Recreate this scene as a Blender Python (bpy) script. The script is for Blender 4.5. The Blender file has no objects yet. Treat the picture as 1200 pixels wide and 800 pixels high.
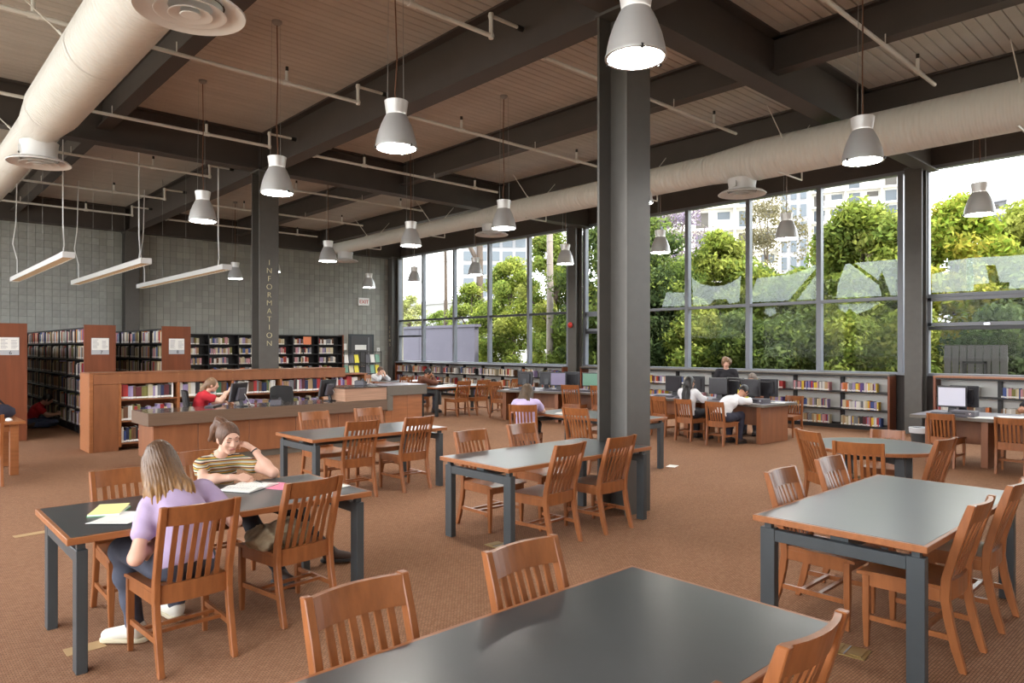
import bpy, bmesh, math, random
import numpy as np
from mathutils import Matrix, Vector
R = random.Random(7)
S = bpy.context.scene
C = S.collection
PI = math.pi

# ------------------------------------------------------------------ camera, sky, sun, exposure
FWD = (0.6774, 0.7356)
cam = bpy.data.cameras.new('camera')
cam_o = bpy.data.objects.new('camera', cam)
C.objects.link(cam_o)
cam.sensor_width = 36
cam.lens = 820 / 1200 * 36
cam.shift_y = 7 / 1200
cam.clip_end = 500
cam_o.location = (0, 0, 1.75)
cam_o.rotation_euler = (PI / 2, 0, math.atan2(FWD[1], FWD[0]) - PI / 2)
S.camera = cam_o
W = bpy.data.worlds.new('sky')
S.world = W
W.use_nodes = True
nt = W.node_tree
bg = nt.nodes['Background']
bg.inputs['Color'].default_value = (0.94, 0.97, 1.0, 1)
bg.inputs['Strength'].default_value = 5.0
sun = bpy.data.lights.new('sun', 'SUN')
sun.energy = 5.5
sun.angle = 0.02
sun.color = (1.0, 0.93, 0.8)
sun_o = bpy.data.objects.new('sun', sun)
C.objects.link(sun_o)
sun_o.rotation_euler = Vector((-0.06, 0.62, -0.75)).to_track_quat('-Z', 'Y').to_euler()
S.view_settings.view_transform = 'Standard'
S.view_settings.look = 'None'
S.view_settings.gamma = 1
S.view_settings.use_curve_mapping = False
S.view_settings.exposure = 0.5
S.cycles.use_denoising = True
S.cycles.max_bounces = 9
S.cycles.diffuse_bounces = 5
S.cycles.glossy_bounces = 3
S.cycles.transparent_max_bounces = 12
S.cycles.sample_clamp_indirect = 6
S.cycles.caustics_reflective = False
S.cycles.caustics_refractive = False

# ------------------------------------------------------------------ helpers
def lin(c):
    if isinstance(c, str):
        c = tuple(int(c[i:i + 2], 16) / 255 for i in (0, 2, 4))
    return tuple((v / 12.92 if v <= 0.04045 else ((v + 0.055) / 1.055) ** 2.4) for v in c)

M = {}
def mat(name, col, rough=0.6, metal=0.0, spec=0.5, var=0.0, vscale=(8, 8, 8), bump=0.0, bscale=60, emit=0.0, objvar=0.0):
    m = bpy.data.materials.new(name)
    M[name] = m
    m.use_nodes = True
    t = m.node_tree
    b = t.nodes['Principled BSDF']
    c = lin(col)
    b.inputs['Base Color'].default_value = (*c, 1)
    b.inputs['Roughness'].default_value = rough
    b.inputs['Metallic'].default_value = metal
    b.inputs['Specular IOR Level'].default_value = spec
    src = None
    tc = t.nodes.new('ShaderNodeTexCoord')
    if var:
        mp = t.nodes.new('ShaderNodeMapping')
        mp.inputs['Scale'].default_value = vscale
        t.links.new(tc.outputs['Object'], mp.inputs['Vector'])
        n = t.nodes.new('ShaderNodeTexNoise')
        n.inputs['Detail'].default_value = 5
        n.inputs['Scale'].default_value = 1
        t.links.new(mp.outputs[0], n.inputs['Vector'])
        r = t.nodes.new('ShaderNodeValToRGB')
        r.color_ramp.elements[0].position = 0.3
        r.color_ramp.elements[1].position = 0.7
        r.color_ramp.elements[0].color = (*[v * (1 - var) for v in c], 1)
        r.color_ramp.elements[1].color = (*[min(1, v * (1 + var)) for v in c], 1)
        t.links.new(n.outputs['Fac'], r.inputs[0])
        src = r.outputs[0]
    if objvar:
        oi = t.nodes.new('ShaderNodeObjectInfo')
        mr = t.nodes.new('ShaderNodeMapRange')
        mr.inputs['To Min'].default_value = 1 - objvar
        mr.inputs['To Max'].default_value = 1 + objvar
        t.links.new(oi.outputs['Random'], mr.inputs['Value'])
        hs = t.nodes.new('ShaderNodeHueSaturation')
        hs.inputs['Color'].default_value = (*c, 1)
        if src:
            t.links.new(src, hs.inputs['Color'])
        t.links.new(mr.outputs[0], hs.inputs['Value'])
        src = hs.outputs[0]
    if src:
        t.links.new(src, b.inputs['Base Color'])
    if bump:
        n = t.nodes.new('ShaderNodeTexNoise')
        n.inputs['Scale'].default_value = bscale
        n.inputs['Detail'].default_value = 4
        t.links.new(tc.outputs['Object'], n.inputs['Vector'])
        bp = t.nodes.new('ShaderNodeBump')
        bp.inputs['Strength'].default_value = bump
        bp.inputs['Distance'].default_value = 0.01
        t.links.new(n.outputs['Fac'], bp.inputs['Height'])
        t.links.new(bp.outputs[0], b.inputs['Normal'])
    if emit:
        b.inputs['Emission Color'].default_value = (*c, 1)
        b.inputs['Emission Strength'].default_value = emit
    return m

def colattr_mat(name, rough=0.7):
    """colour from the mesh's own colour attribute (thousands of differently coloured pieces in one mesh)"""
    m = mat(name, '888888', rough)
    t = m.node_tree
    a = t.nodes.new('ShaderNodeAttribute')
    a.attribute_name = 'tint'
    t.links.new(a.outputs['Color'], t.nodes['Principled BSDF'].inputs['Base Color'])
    return m

def objcol_mat(name, rough=0.55):
    """colour of the object (book covers)"""
    m = mat(name, '888888', rough)
    t = m.node_tree
    a = t.nodes.new('ShaderNodeObjectInfo')
    t.links.new(a.outputs['Color'], t.nodes['Principled BSDF'].inputs['Base Color'])
    return m

class MB:
    def __init__(s):
        s.v, s.f, s.m, s.c = [], [], [], []
        s.cur = 0
        s.col = None
        s.T = None
    def add(s, vs, fs):
        o = len(s.v)
        if s.T is not None:
            vs = [tuple(s.T @ Vector(p)) for p in vs]
        s.v += vs
        for q in fs:
            s.f.append([i + o for i in q])
            s.m.append(s.cur)
            if s.col is not None:
                s.c.append(s.col)
        return s
    def box(s, x0, x1, y0, y1, z0, z1):
        return s.add([(x, y, z) for z in (z0, z1) for y in (y0, y1) for x in (x0, x1)],
                     [(0, 2, 3, 1), (4, 5, 7, 6), (0, 1, 5, 4), (2, 6, 7, 3), (0, 4, 6, 2), (1, 3, 7, 5)])
    def sweep(s, secs, cap=True):
        """secs: list of (centre, half vector a, half vector b): a rectangular section carried along a path"""
        vs = []
        for c, a, b in secs:
            c, a, b = Vector(c), Vector(a), Vector(b)
            vs += [tuple(c - a - b), tuple(c + a - b), tuple(c + a + b), tuple(c - a + b)]
        fs = []
        n = len(secs)
        for i in range(n - 1):
            for k in range(4):
                k2 = (k + 1) % 4
                fs.append((i * 4 + k, i * 4 + k2, i * 4 + 4 + k2, i * 4 + 4 + k))
        if cap:
            fs += [(3, 2, 1, 0), (n * 4 - 4, n * 4 - 3, n * 4 - 2, n * 4 - 1)]
        return s.add(vs, fs)
    def bar(s, a, b, w, h, up=(0, 0, 1)):
        a, b = Vector(a), Vector(b)
        d = (b - a).normalized()
        u = Vector(up)
        if abs(d.dot(u)) > 0.98:
            u = Vector((0, 1, 0))
        x = d.cross(u).normalized()
        y = x.cross(d).normalized()
        return s.sweep([(a, x * w / 2, y * h / 2), (b, x * w / 2, y * h / 2)])
    def tube(s, pts, r, n=8, cap=True):
        pts = [Vector(p) for p in pts]
        rs = r if isinstance(r, (list, tuple)) else [r] * len(pts)
        vs, fs = [], []
        prev = None
        for i, p in enumerate(pts):
            d = (pts[min(i + 1, len(pts) - 1)] - pts[max(i - 1, 0)]).normalized()
            u = prev if prev is not None else (Vector((0, 0, 1)) if abs(d.z) < 0.9 else Vector((1, 0, 0)))
            x = d.cross(u)
            if x.length < 1e-5:
                x = d.cross(Vector((0, 1, 0)))
            x.normalize()
            y = x.cross(d).normalized()
            prev = y
            for k in range(n):
                t = 2 * PI * k / n
                vs.append(tuple(p + (x * math.cos(t) + y * math.sin(t)) * rs[i]))
        for i in range(len(pts) - 1):
            for k in range(n):
                k2 = (k + 1) % n
                fs.append((i * n + k, i * n + k2, i * n + n + k2, i * n + n + k))
        if cap:
            fs.append(tuple(range(n))[::-1])
            fs.append(tuple(range((len(pts) - 1) * n, len(pts) * n)))
        return s.add(vs, fs)
    def lathe(s, prof, n=24, c=(0, 0, 0), sx=1.0, sy=1.0, caps=True):
        """prof: (radius, z) from bottom to top"""
        vs, fs = [], []
        for r, z in prof:
            for k in range(n):
                t = 2 * PI * k / n
                vs.append((c[0] + r * sx * math.cos(t), c[1] + r * sy * math.sin(t), c[2] + z))
        m = len(prof)
        for i in range(m - 1):
            for k in range(n):
                k2 = (k + 1) % n
                fs.append((i * n + k, i * n + k2, i * n + n + k2, i * n + n + k))
        if caps and prof[0][0] > 1e-6:
            fs.append(tuple(range(n))[::-1])
        if caps and prof[-1][0] > 1e-6:
            fs.append(tuple(range((m - 1) * n, m * n)))
        return s.add(vs, fs)
    def prism(s, poly, z0, z1):
        n = len(poly)
        vs = [(x, y, z0) for x, y in poly] + [(x, y, z1) for x, y in poly]
        fs = [tuple(range(n))[::-1], tuple(range(n, 2 * n))]
        fs += [(k, (k + 1) % n, n + (k + 1) % n, n + k) for k in range(n)]
        return s.add(vs, fs)
    def quad(s, a, b, c, d):
        return s.add([tuple(a), tuple(b), tuple(c), tuple(d)], [(0, 1, 2, 3)])
    def mesh(s, name, mats, smooth=False, bevel=0.0):
        me = bpy.data.meshes.new(name)
        me.from_pydata(s.v, [], s.f)
        for m in (mats if isinstance(mats, (list, tuple)) else [mats]):
            me.materials.append(m if not isinstance(m, str) else M[m])
        if any(s.m):
            me.polygons.foreach_set('material_index', s.m)
        if s.c:
            at = me.color_attributes.new('tint', 'FLOAT_COLOR', 'CORNER')
            buf = []
            for q, c in zip(s.f, s.c):
                buf += [c[0], c[1], c[2], 1.0] * len(q)
            at.data.foreach_set('color', buf)
        if bevel:
            bm = bmesh.new()
            bm.from_mesh(me)
            bmesh.ops.remove_doubles(bm, verts=bm.verts, dist=1e-6)
            ed = [e for e in bm.edges if len(e.link_faces) == 2 and e.calc_face_angle(0) > 0.7]
            bmesh.ops.bevel(bm, geom=ed, offset=bevel, segments=1, profile=0.5, affect='EDGES', clamp_overlap=True)
            bm.to_mesh(me)
            bm.free()
        if smooth:
            me.polygons.foreach_set('use_smooth', [True] * len(me.polygons))
            me.set_sharp_from_angle(angle=0.75)
        me.update()
        return me
    def build(s, name, mats, parent=None, smooth=False, bevel=0.0):
        return link(name, s.mesh(name, mats, smooth, bevel), parent)

def link(name, data, parent=None):
    o = bpy.data.objects.new(name, data)
    C.objects.link(o)
    if parent is not None:
        o.parent = parent
    return o
def tag(o, label=None, cat=None, group=None, kind=None):
    if label:
        n = len(label.split())
        if n > 16 or n < 4:
            print('LABEL LENGTH', n, label)
        o['label'] = label
    if cat:
        o['category'] = cat
    if group:
        o['group'] = group
    if kind:
        o['kind'] = kind
    return o
def thing(name, label, cat, loc=(0, 0, 0), rz=0, group=None):
    o = link(name, None)
    o.location = loc
    o.rotation_euler = (0, 0, rz)
    o.empty_display_size = 0.05
    return tag(o, label, cat, group)
def dup(root, loc=None, rz=None, label=None, group=None):
    r = root.copy()
    C.objects.link(r)
    if loc is not None:
        r.location = loc
    if rz is not None:
        r.rotation_euler = (0, 0, rz)
    tag(r, label, None, group)
    for ch in kids.get(root.name) or root.children:
        c = ch.copy()
        C.objects.link(c)
        c.parent = r
        for g in kids.get(ch.name) or ch.children:
            d = g.copy()
            C.objects.link(d)
            d.parent = c
    return r
kids = {}
def freeze(root):
    """remember a prototype's children once, so that copying stays quick"""
    kids[root.name] = list(root.children)
    for ch in kids[root.name]:
        kids[ch.name] = list(ch.children)
    return root
def struct(o):
    o['kind'] = 'structure'
    return o

# ------------------------------------------------------------------ materials
mat('chair_wood', '915832', 0.32, var=0.16, vscale=(30, 30, 4))
mat('edge_wood', '9C623B', 0.35, var=0.14, vscale=(4, 30, 30))
mat('panel_wood', '8A5636', 0.45, var=0.16, vscale=(9, 9, 1.6))
mat('red_wood', '7E452A', 0.42, var=0.16, vscale=(12, 12, 1.2))
mat('dark_grain', '6E5848', 0.4, var=0.14, vscale=(2, 30, 60))
mat('pale_grain', 'B28C74', 0.45, var=0.2, vscale=(1.5, 1.5, 70))
mat('fascia', '6A6258', 0.4, var=0.06)
mat('desk_top', '4A4440', 0.13, spec=0.6)
mat('laminate', '383C3F', 0.29, spec=1.0, var=0.05, vscale=(6, 6, 6))
mat('pc_laminate', '76707F', 0.38, spec=0.9, var=0.05)
mat('steel_leg', '3F4447', 0.4, metal=0.0, var=0.05)
mat('frame_steel', '56534F', 0.5, var=0.06)
mat('beam_steel', '49423E', 0.55, var=0.06, vscale=(3, 3, 3))
mat('dark_gap', '1A1817', 0.8)
mat('mullion', '7E828A', 0.4)
mat('dark_rail', '3A3B40', 0.45)
mat('deck', 'C2BCB4', 0.6, var=0.05, vscale=(2, 2, 2), objvar=0.05)
mat('deck_gap', '2E2A27', 0.9)
mat('white_pipe', 'D9D6CF', 0.45)
mat('black_metal', '24211F', 0.5)
mat('brushed', 'D2D2D2', 0.38, metal=0.5)
mat('neck_metal', 'E4E4E4', 0.35, metal=0.2)
mat('lens', 'FFF9F0', 0.4, emit=78)
mat('tube_white', 'E4E4E4', 0.4)
mat('louver', 'B39A80', 0.5)
mat('tube_glow', 'FFF1DC', 0.5, emit=3)
mat('cord', '6A4630', 0.6)
mat('wire', '9A9A98', 0.4)
mat('paint_wall', 'CFC8BE', 0.8)
mat('mortar', '85847E', 0.95)
mat('block', '9C9D98', 0.92, var=0.10, vscale=(5, 5, 5), bump=0.35, bscale=90, objvar=0.09)
mat('shelf_black', '1E1C1D', 0.5)
mat('shelf_back', 'D6D4CE', 0.7)
mat('cream', 'D7CDA8', 0.5)
mat('white', 'EDEDEA', 0.6)
mat('paper', 'F2F1EC', 0.8)
mat('sign_grey', 'B9BBC0', 0.5)
mat('ink', '2A2A2C', 0.6)
mat('ink_soft', '9A9AA0', 0.6)
mat('red', 'C33A2E', 0.5)
mat('orange', 'E98A5C', 0.6)
mat('pink', 'F28BAA', 0.6)
mat('yellow', 'EBDD4A', 0.6)
mat('green', '45A05A', 0.6)
mat('yellow_paper', 'EEE9A0', 0.7)
mat('black_plastic', '2A282C', 0.38)
mat('grey_plastic', '55525A', 0.45)
mat('screen_dark', '3B3A3E', 0.2)
mat('screen_lilac', '7C7290', 0.3, emit=0.1)
mat('screen_green', '5F8A74', 0.3, emit=0.12)
mat('screen_white', 'B9B8C4', 0.3, emit=0.35)
mat('chrome', 'C8C8CC', 0.2, metal=1.0)
mat('brass', 'A98F5A', 0.4, metal=0.6)
mat('tape', 'B5956A', 0.7)
mat('mesh_black', '2C2B2D', 0.75, bump=0.3, bscale=400)
mat('door_grey', '4C4B4D', 0.5)
mat('khaki', 'A89C84', 0.9, var=0.3, vscale=(10, 22, 16), bump=0.7, bscale=30)
mat('navy', '2B2B3D', 0.8, bump=0.3, bscale=40)
mat('skin', 'DDB09A', 0.55, var=0.05, vscale=(14, 14, 14))
mat('skin_tan', 'B98468', 0.55, var=0.05)
mat('lips', 'B4746A', 0.5)
mat('lilac_cloth', 'B5A2C4', 0.85, var=0.05, vscale=(7, 7, 7), bump=0.25, bscale=24)
mat('lilac_pale', 'C3B4D8', 0.85, bump=0.2, bscale=24)
mat('red_cloth', 'B8222E', 0.85, bump=0.2, bscale=24)
mat('white_cloth', 'E6E6EA', 0.85, bump=0.2, bscale=24)
mat('brown_cloth', '6B402E', 0.85, bump=0.2, bscale=24)
mat('black_cloth', '232127', 0.85, bump=0.2, bscale=24)
mat('denim', '474B5A', 0.88, var=0.2, vscale=(9, 9, 9), bump=0.3, bscale=28)
mat('denim_blue', '4A5878', 0.88, var=0.15, vscale=(9, 9, 9))
mat('hair_light', '7C5E44', 0.45, var=0.35, vscale=(50, 50, 5))
mat('hair_brown', '5F4231', 0.5, var=0.3, vscale=(60, 60, 8))
mat('hair_mid', '4C3A27', 0.5, var=0.35, vscale=(40, 40, 9))
mat('hair_black', '1E1A1B', 0.4, var=0.3, vscale=(50, 50, 6))
mat('hair_grey', '6E625A', 0.6, var=0.2)
mat('shoe_white', 'E4E1D6', 0.6)
mat('sole', 'C9BFA5', 0.7)
mat('shoe_dark', '40302A', 0.6)
mat('concrete', '524F5C', 0.9, var=0.06, vscale=(1.2, 1.2, 1.2), bump=0.1, bscale=30)
mat('stucco', '8E8E8E', 0.9)
mat('tower_white', 'CFCCC6', 0.85)
mat('tower_grey', '7C7C80', 0.85)
mat('tower_glass', '4A525A', 0.2)
mat('recess', '5C5854', 0.9)
mat('bark', '4A3E36', 0.9, var=0.25, vscale=(8, 8, 3), bump=0.5, bscale=18)
mat('bark_pale', '857B74', 0.9, var=0.15, vscale=(8, 8, 3), bump=0.3, bscale=18)
mat('ground_out', 'A09C90', 0.95, var=0.15, vscale=(0.4, 0.4, 0.4))
mat('bin_liner', 'C9CDD2', 0.5)
colattr_mat('tinted')
colattr_mat('tinted_block', 0.92)
objcol_mat('book_cover')

def ombre():
    """light brown hair with paler, warmer tips"""
    m = mat('hair_ombre', '7A5D42', 0.42)
    t = m.node_tree
    tc = t.nodes.new('ShaderNodeTexCoord')
    sx = t.nodes.new('ShaderNodeSeparateXYZ')
    t.links.new(tc.outputs['Object'], sx.inputs[0])
    mp = t.nodes.new('ShaderNodeMapping')
    mp.inputs['Scale'].default_value = (70, 70, 5)
    t.links.new(tc.outputs['Object'], mp.inputs['Vector'])
    n = t.nodes.new('ShaderNodeTexNoise')
    n.inputs['Scale'].default_value = 1
    t.links.new(mp.outputs[0], n.inputs['Vector'])
    a = t.nodes.new('ShaderNodeMath'); a.operation = 'MULTIPLY_ADD'
    a.inputs[1].default_value = 0.22
    t.links.new(n.outputs['Fac'], a.inputs[0])
    t.links.new(sx.outputs['Z'], a.inputs[2])
    r = t.nodes.new('ShaderNodeValToRGB')
    el = r.color_ramp.elements
    el[0].position, el[0].color = 0.98, (*lin('A87C47'), 1)
    el[1].position, el[1].color = 1.28, (*lin('523B2B'), 1)
    el[1].position = 1.0
    mr = t.nodes.new('ShaderNodeMapRange')
    mr.inputs['From Min'].default_value = 0.96
    mr.inputs['From Max'].default_value = 1.30
    t.links.new(a.outputs[0], mr.inputs['Value'])
    el[0].position = 0.0
    e2 = el.new(0.45)
    e2.color = (*lin('745538'), 1)
    t.links.new(mr.outputs[0], r.inputs[0])
    t.links.new(r.outputs[0], t.nodes['Principled BSDF'].inputs['Base Color'])
ombre()
def leaf_mat(name, cols, trans=0.35):
    m = bpy.data.materials.new(name)
    M[name] = m
    m.use_nodes = True
    t = m.node_tree
    t.nodes.clear()
    out = t.nodes.new('ShaderNodeOutputMaterial')
    a = t.nodes.new('ShaderNodeAttribute')
    a.attribute_name = 'tint'
    d = t.nodes.new('ShaderNodeBsdfDiffuse')
    tr = t.nodes.new('ShaderNodeBsdfTranslucent')
    mx = t.nodes.new('ShaderNodeMixShader')
    mx.inputs[0].default_value = trans
    t.links.new(a.outputs['Color'], d.inputs['Color'])
    t.links.new(a.outputs['Color'], tr.inputs['Color'])
    t.links.new(d.outputs[0], mx.inputs[1])
    t.links.new(tr.outputs[0], mx.inputs[2])
    t.links.new(mx.outputs[0], out.inputs[0])
leaf_mat('leaf', None)

def glass_mat(name, tint=(1, 1, 1), refl=0.06, film=0.0):
    m = bpy.data.materials.new(name)
    M[name] = m
    m.use_nodes = True
    t = m.node_tree
    t.nodes.clear()
    out = t.nodes.new('ShaderNodeOutputMaterial')
    tr = t.nodes.new('ShaderNodeBsdfTransparent')
    tr.inputs[0].default_value = (*tint, 1)
    if film:
        g = t.nodes.new('ShaderNodeBsdfTranslucent')
        g.inputs[0].default_value = (0.8, 0.86, 0.84, 1)
    else:
        g = t.nodes.new('ShaderNodeBsdfGlossy')
        g.inputs['Roughness'].default_value = 0.02
    mx = t.nodes.new('ShaderNodeMixShader')
    mx.inputs[0].default_value = film or refl
    t.links.new(tr.outputs[0], mx.inputs[1])
    t.links.new(g.outputs[0], mx.inputs[2])
    t.links.new(mx.outputs[0], out.inputs[0])
glass_mat('glass', (0.95, 0.97, 0.96), 0.007)
glass_mat('frost_film', (0.8, 0.86, 0.85), film=0.2)

def carpet():
    m = mat('carpet', '986A54', 0.95, spec=0.1)
    t = m.node_tree
    b = t.nodes['Principled BSDF']
    tc = t.nodes.new('ShaderNodeTexCoord')
    br = t.nodes.new('ShaderNodeTexBrick')
    br.inputs['Scale'].default_value = 27
    br.inputs['Mortar Size'].default_value = 0.06
    br.inputs['Mortar Smooth'].default_value = 0.6
    br.inputs['Brick Width'].default_value = 0.7
    br.inputs['Row Height'].default_value = 0.42
    br.inputs['Color1'].default_value = (*lin('A87F63'), 1)
    br.inputs['Color2'].default_value = (*lin('986F55'), 1)
    br.inputs['Mortar'].default_value = (*lin('69503F'), 1)
    t.links.new(tc.outputs['Object'], br.inputs['Vector'])
    n = t.nodes.new('ShaderNodeTexNoise')
    n.inputs['Scale'].default_value = 0.7
    n.inputs['Detail'].default_value = 6
    t.links.new(tc.outputs['Object'], n.inputs['Vector'])
    mr = t.nodes.new('ShaderNodeMapRange')
    mr.inputs['To Min'].default_value = 0.86
    mr.inputs['To Max'].default_value = 1.14
    t.links.new(n.outputs['Fac'], mr.inputs['Value'])
    hs = t.nodes.new('ShaderNodeHueSaturation')
    t.links.new(br.outputs['Color'], hs.inputs['Color'])
    t.links.new(mr.outputs[0], hs.inputs['Value'])
    t.links.new(hs.outputs[0], b.inputs['Base Color'])
    bp = t.nodes.new('ShaderNodeBump')
    bp.inputs['Strength'].default_value = 0.6
    bp.inputs['Distance'].default_value = 0.004
    bp.invert = True
    t.links.new(br.outputs['Fac'], bp.inputs['Height'])
    t.links.new(bp.outputs[0], b.inputs['Normal'])
carpet()
def stripes():
    m = mat('striped_cloth', 'B0A060', 0.85)
    t = m.node_tree
    b = t.nodes['Principled BSDF']
    tc = t.nodes.new('ShaderNodeTexCoord')
    sx = t.nodes.new('ShaderNodeSeparateXYZ')
    t.links.new(tc.outputs['Object'], sx.inputs[0])
    mu = t.nodes.new('ShaderNodeMath'); mu.operation = 'MULTIPLY'; mu.inputs[1].default_value = 17.0
    fr = t.nodes.new('ShaderNodeMath'); fr.operation = 'FRACT'
    t.links.new(sx.outputs['Z'], mu.inputs[0])
    t.links.new(mu.outputs[0], fr.inputs[0])
    r = t.nodes.new('ShaderNodeValToRGB')
    r.color_ramp.interpolation = 'CONSTANT'
    seq = [(0, '5A2C2E'), (0.12, 'D9CDBB'), (0.26, '55705C'), (0.4, 'C89A3C'), (0.56, '3A3038'), (0.66, 'D9CDBB'), (0.76, '8D9A86'), (0.88, 'B98A3A')]
    el = r.color_ramp.elements
    el[0].position, el[0].color = 0, (*lin(seq[0][1]), 1)
    el[1].position, el[1].color = seq[1][0], (*lin(seq[1][1]), 1)
    for p, c in seq[2:]:
        e = el.new(p)
        e.color = (*lin(c), 1)
    t.links.new(fr.outputs[0], r.inputs[0])
    t.links.new(r.outputs[0], b.inputs['Base Color'])
stripes()
# ------------------------------------------------------------------ the building: floor, ceiling, walls
YB = 24.3          # face of the block wall
XW = 16.05         # plane of the window wall
ZC = 6.08          # underside of the ceiling boards
struct(MB().box(-4.6, 16.3, -4.2, YB + 0.3, -0.15, 0).build('floor', 'carpet'))
struct(MB().box(-120, 160, -120, 160, -0.5, -0.3).build('ground', 'ground_out'))

ceil = struct(MB().box(-4.8, 16.6, -4.4, YB + 0.4, ZC + 0.045, ZC + 0.25).build('ceiling', 'deck_gap'))
bme = MB().box(-4.6, 16.3, 0, 0.1405, 0, 0.045).mesh('ceiling_board', 'deck', bevel=0.008)
y = 1.3
while y < YB:
    b = link('ceiling_board', bme, ceil)
    b.location = (0, y, ZC)
    y += 0.151
MB().box(-4.6, 16.3, -4.2, 1.28, ZC, ZC + 0.045).build('ceiling_board', 'deck', ceil)

# block wall: 8 inch blocks in stack bond, joints recessed
wb = struct(MB().box(-4.6, 16.3, YB + 0.03, YB + 0.3, 0, ZC).build('wall_back', 'mortar'))
p = 0.2032
cells = []
for i in range(69):
    for k in range(27):
        x, z = 1.55 + i * p, k * p
        if x + p > 15.6:
            continue
        cells.append(((x - 0) ** 2 + YB ** 2 + (z - 3.5) ** 2 * 0.2 + (500 if z < 2.1 else 0) + (300 if 5.75 < x < 6.2 else 0), x, z))
cells.sort()
def block_mb(m, x, z, c=0.004):
    a, g = 0.0028, p
    v = [(x + a, 0.03, z + a), (x + g - a, 0.03, z + a), (x + g - a, 0.03, z + g - a), (x + a, 0.03, z + g - a),
         (x + a, c, z + a), (x + g - a, c, z + a), (x + g - a, c, z + g - a), (x + a, c, z + g - a),
         (x + a + c, 0, z + a + c), (x + g - a - c, 0, z + a + c), (x + g - a - c, 0, z + g - a - c), (x + a + c, 0, z + g - a - c)]
    f = []
    for s in (0, 4):
        for k in range(4):
            f.append((s + k, s + (k + 1) % 4, s + 4 + (k + 1) % 4, s + 4 + k))
    f.append((8, 9, 10, 11))
    m.add(v, f)
m0 = MB()
block_mb(m0, 0, 0)
bme = m0.mesh('block', 'block')
for n, (d, x, z) in enumerate(cells):
    if n < 300:
        b = link('block', bme, wb)
        b.location = (x, YB, z)
m0 = MB()
cb = lin('9A9A93')
for d, x, z in cells[300:]:
    t = R.uniform(0.9, 1.1)
    m0.col = tuple(v * t for v in cb)
    block_mb(m0, x, z)
b = tag(m0.build('block_field', 'tinted_block', wb), kind='stuff')
b.location = (0, YB, 0)

struct(MB().box(-4.6, 16.3, -4.4, -4.2, 0, ZC).build('wall_front', 'paint_wall'))
wr = struct(MB().box(XW - 0.02, XW + 0.25, -4.2, YB + 0.3, -0.3, 1.17).box(XW - 0.06, XW + 0.25, -4.2, YB + 0.3, 5.46, ZC).build('wall_right', 'beam_steel'))
MB().box(XW - 0.16, XW + 0.1, -4.2, YB, 1.17, 1.225).build('sill', 'mullion', wr)
MB().box(XW - 0.06, XW + 0.1, -4.2, YB, 5.39, 5.46).build('head_trim', 'mullion', wr)

# ------------------------------------------------------------------ columns, girders, beams
def H_poly(w, d, tf=0.03, tw=0.022):
    """flanges across Y, web along Y"""
    a, b = w / 2, d / 2
    return [(-a, -b), (a, -b), (a, -b + tf), (tw / 2, -b + tf), (tw / 2, b - tf), (a, b - tf), (a, b), (-a, b), (-a, b - tf), (-tw / 2, b - tf), (-tw / 2, -b + tf), (-a, -b + tf)]
def column(x, y, w=0.40, d=0.40, turn=False, ztop=5.33):
    m = MB()
    poly = H_poly(w, d)
    if turn:
        poly = [(q, -r) for r, q in poly]
    m.prism(poly, 0, ztop)
    o = struct(m.build('column', 'frame_steel'))
    o.location = (x, y, 0)
    pl = MB().box(-w / 2 - 0.02, w / 2 + 0.02, -d / 2 - 0.02, d / 2 + 0.02, ztop - 0.03, ztop)
    pl.build('cap_plate', 'frame_steel', o)
    bo = MB()
    for sx in (-1, 1):
        bo.tube([(sx * 0.1, -d / 2 - 0.012, ztop - 0.09), (sx * 0.1, -d / 2, ztop - 0.09)], 0.014, 6)
    bo.build('bolt', 'frame_steel', o)
    return o
C1 = column(5.99, 4.73)
C2 = column(5.98, 13.95)
C3 = column(6.03, 24.08)
column(-3.2, 4.73), column(-3.2, 13.95)
for yy in (-4.0, 4.9, 14.2, 24.1):
    o = column(15.66, yy, 0.32, 0.30, True, 5.4)
    if yy == 24.1:
        W3 = o

def I_beam(name, a, b, z0, z1, bf=0.26, tf=0.03, tw=0.02, stiff=()):
    """a I-section from a to b (along X or Y)"""
    m = MB()
    h = bf / 2
    poly = [(-h, z0), (h, z0), (h, z0 + tf), (tw / 2, z0 + tf), (tw / 2, z1 - tf), (h, z1 - tf), (h, z1), (-h, z1), (-h, z1 - tf), (-tw / 2, z1 - tf), (-tw / 2, z0 + tf), (-h, z0 + tf)]
    n = len(poly)
    ax = abs(b[0] - a[0]) > abs(b[1] - a[1])
    vs = []
    for q in (a, b):
        for u, z in poly:
            vs.append((q[0], q[1] + u, z) if ax else (q[0] + u, q[1], z))
    fs = [(k, (k + 1) % n, n + (k + 1) % n, n + k) for k in range(n)]
    m.add(vs, fs + [tuple(range(n))[::-1], tuple(range(n, 2 * n))])
    o = struct(m.build(name, 'beam_steel'))
    for t in stiff:
        (MB().box(t - 0.008, t + 0.008, a[1] - h, a[1] + h, z0 + tf, z1 - tf) if ax else MB().box(a[0] - h, a[0] + h, t - 0.008, t + 0.008, z0 + tf, z1 - tf)).build('stiffener', 'beam_steel', o)
    return o
for yy in (4.73, 13.95, 24.08):
    I_beam('girder', (-4.6, yy), (16, yy), 5.33, ZC, 0.30, stiff=(-3.2, 5.84, 6.14))
I_beam('girder', (6.0, -4.2), (6.0, YB), 5.33, ZC, 0.30, stiff=(4.55, 4.9, 13.78, 14.1))
for xx in (-3.1, 0.0, 3.05, 9.35, 12.45):
    I_beam('ceiling_beam', (xx, -4.2), (xx, YB), 5.58, ZC, 0.22)

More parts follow.
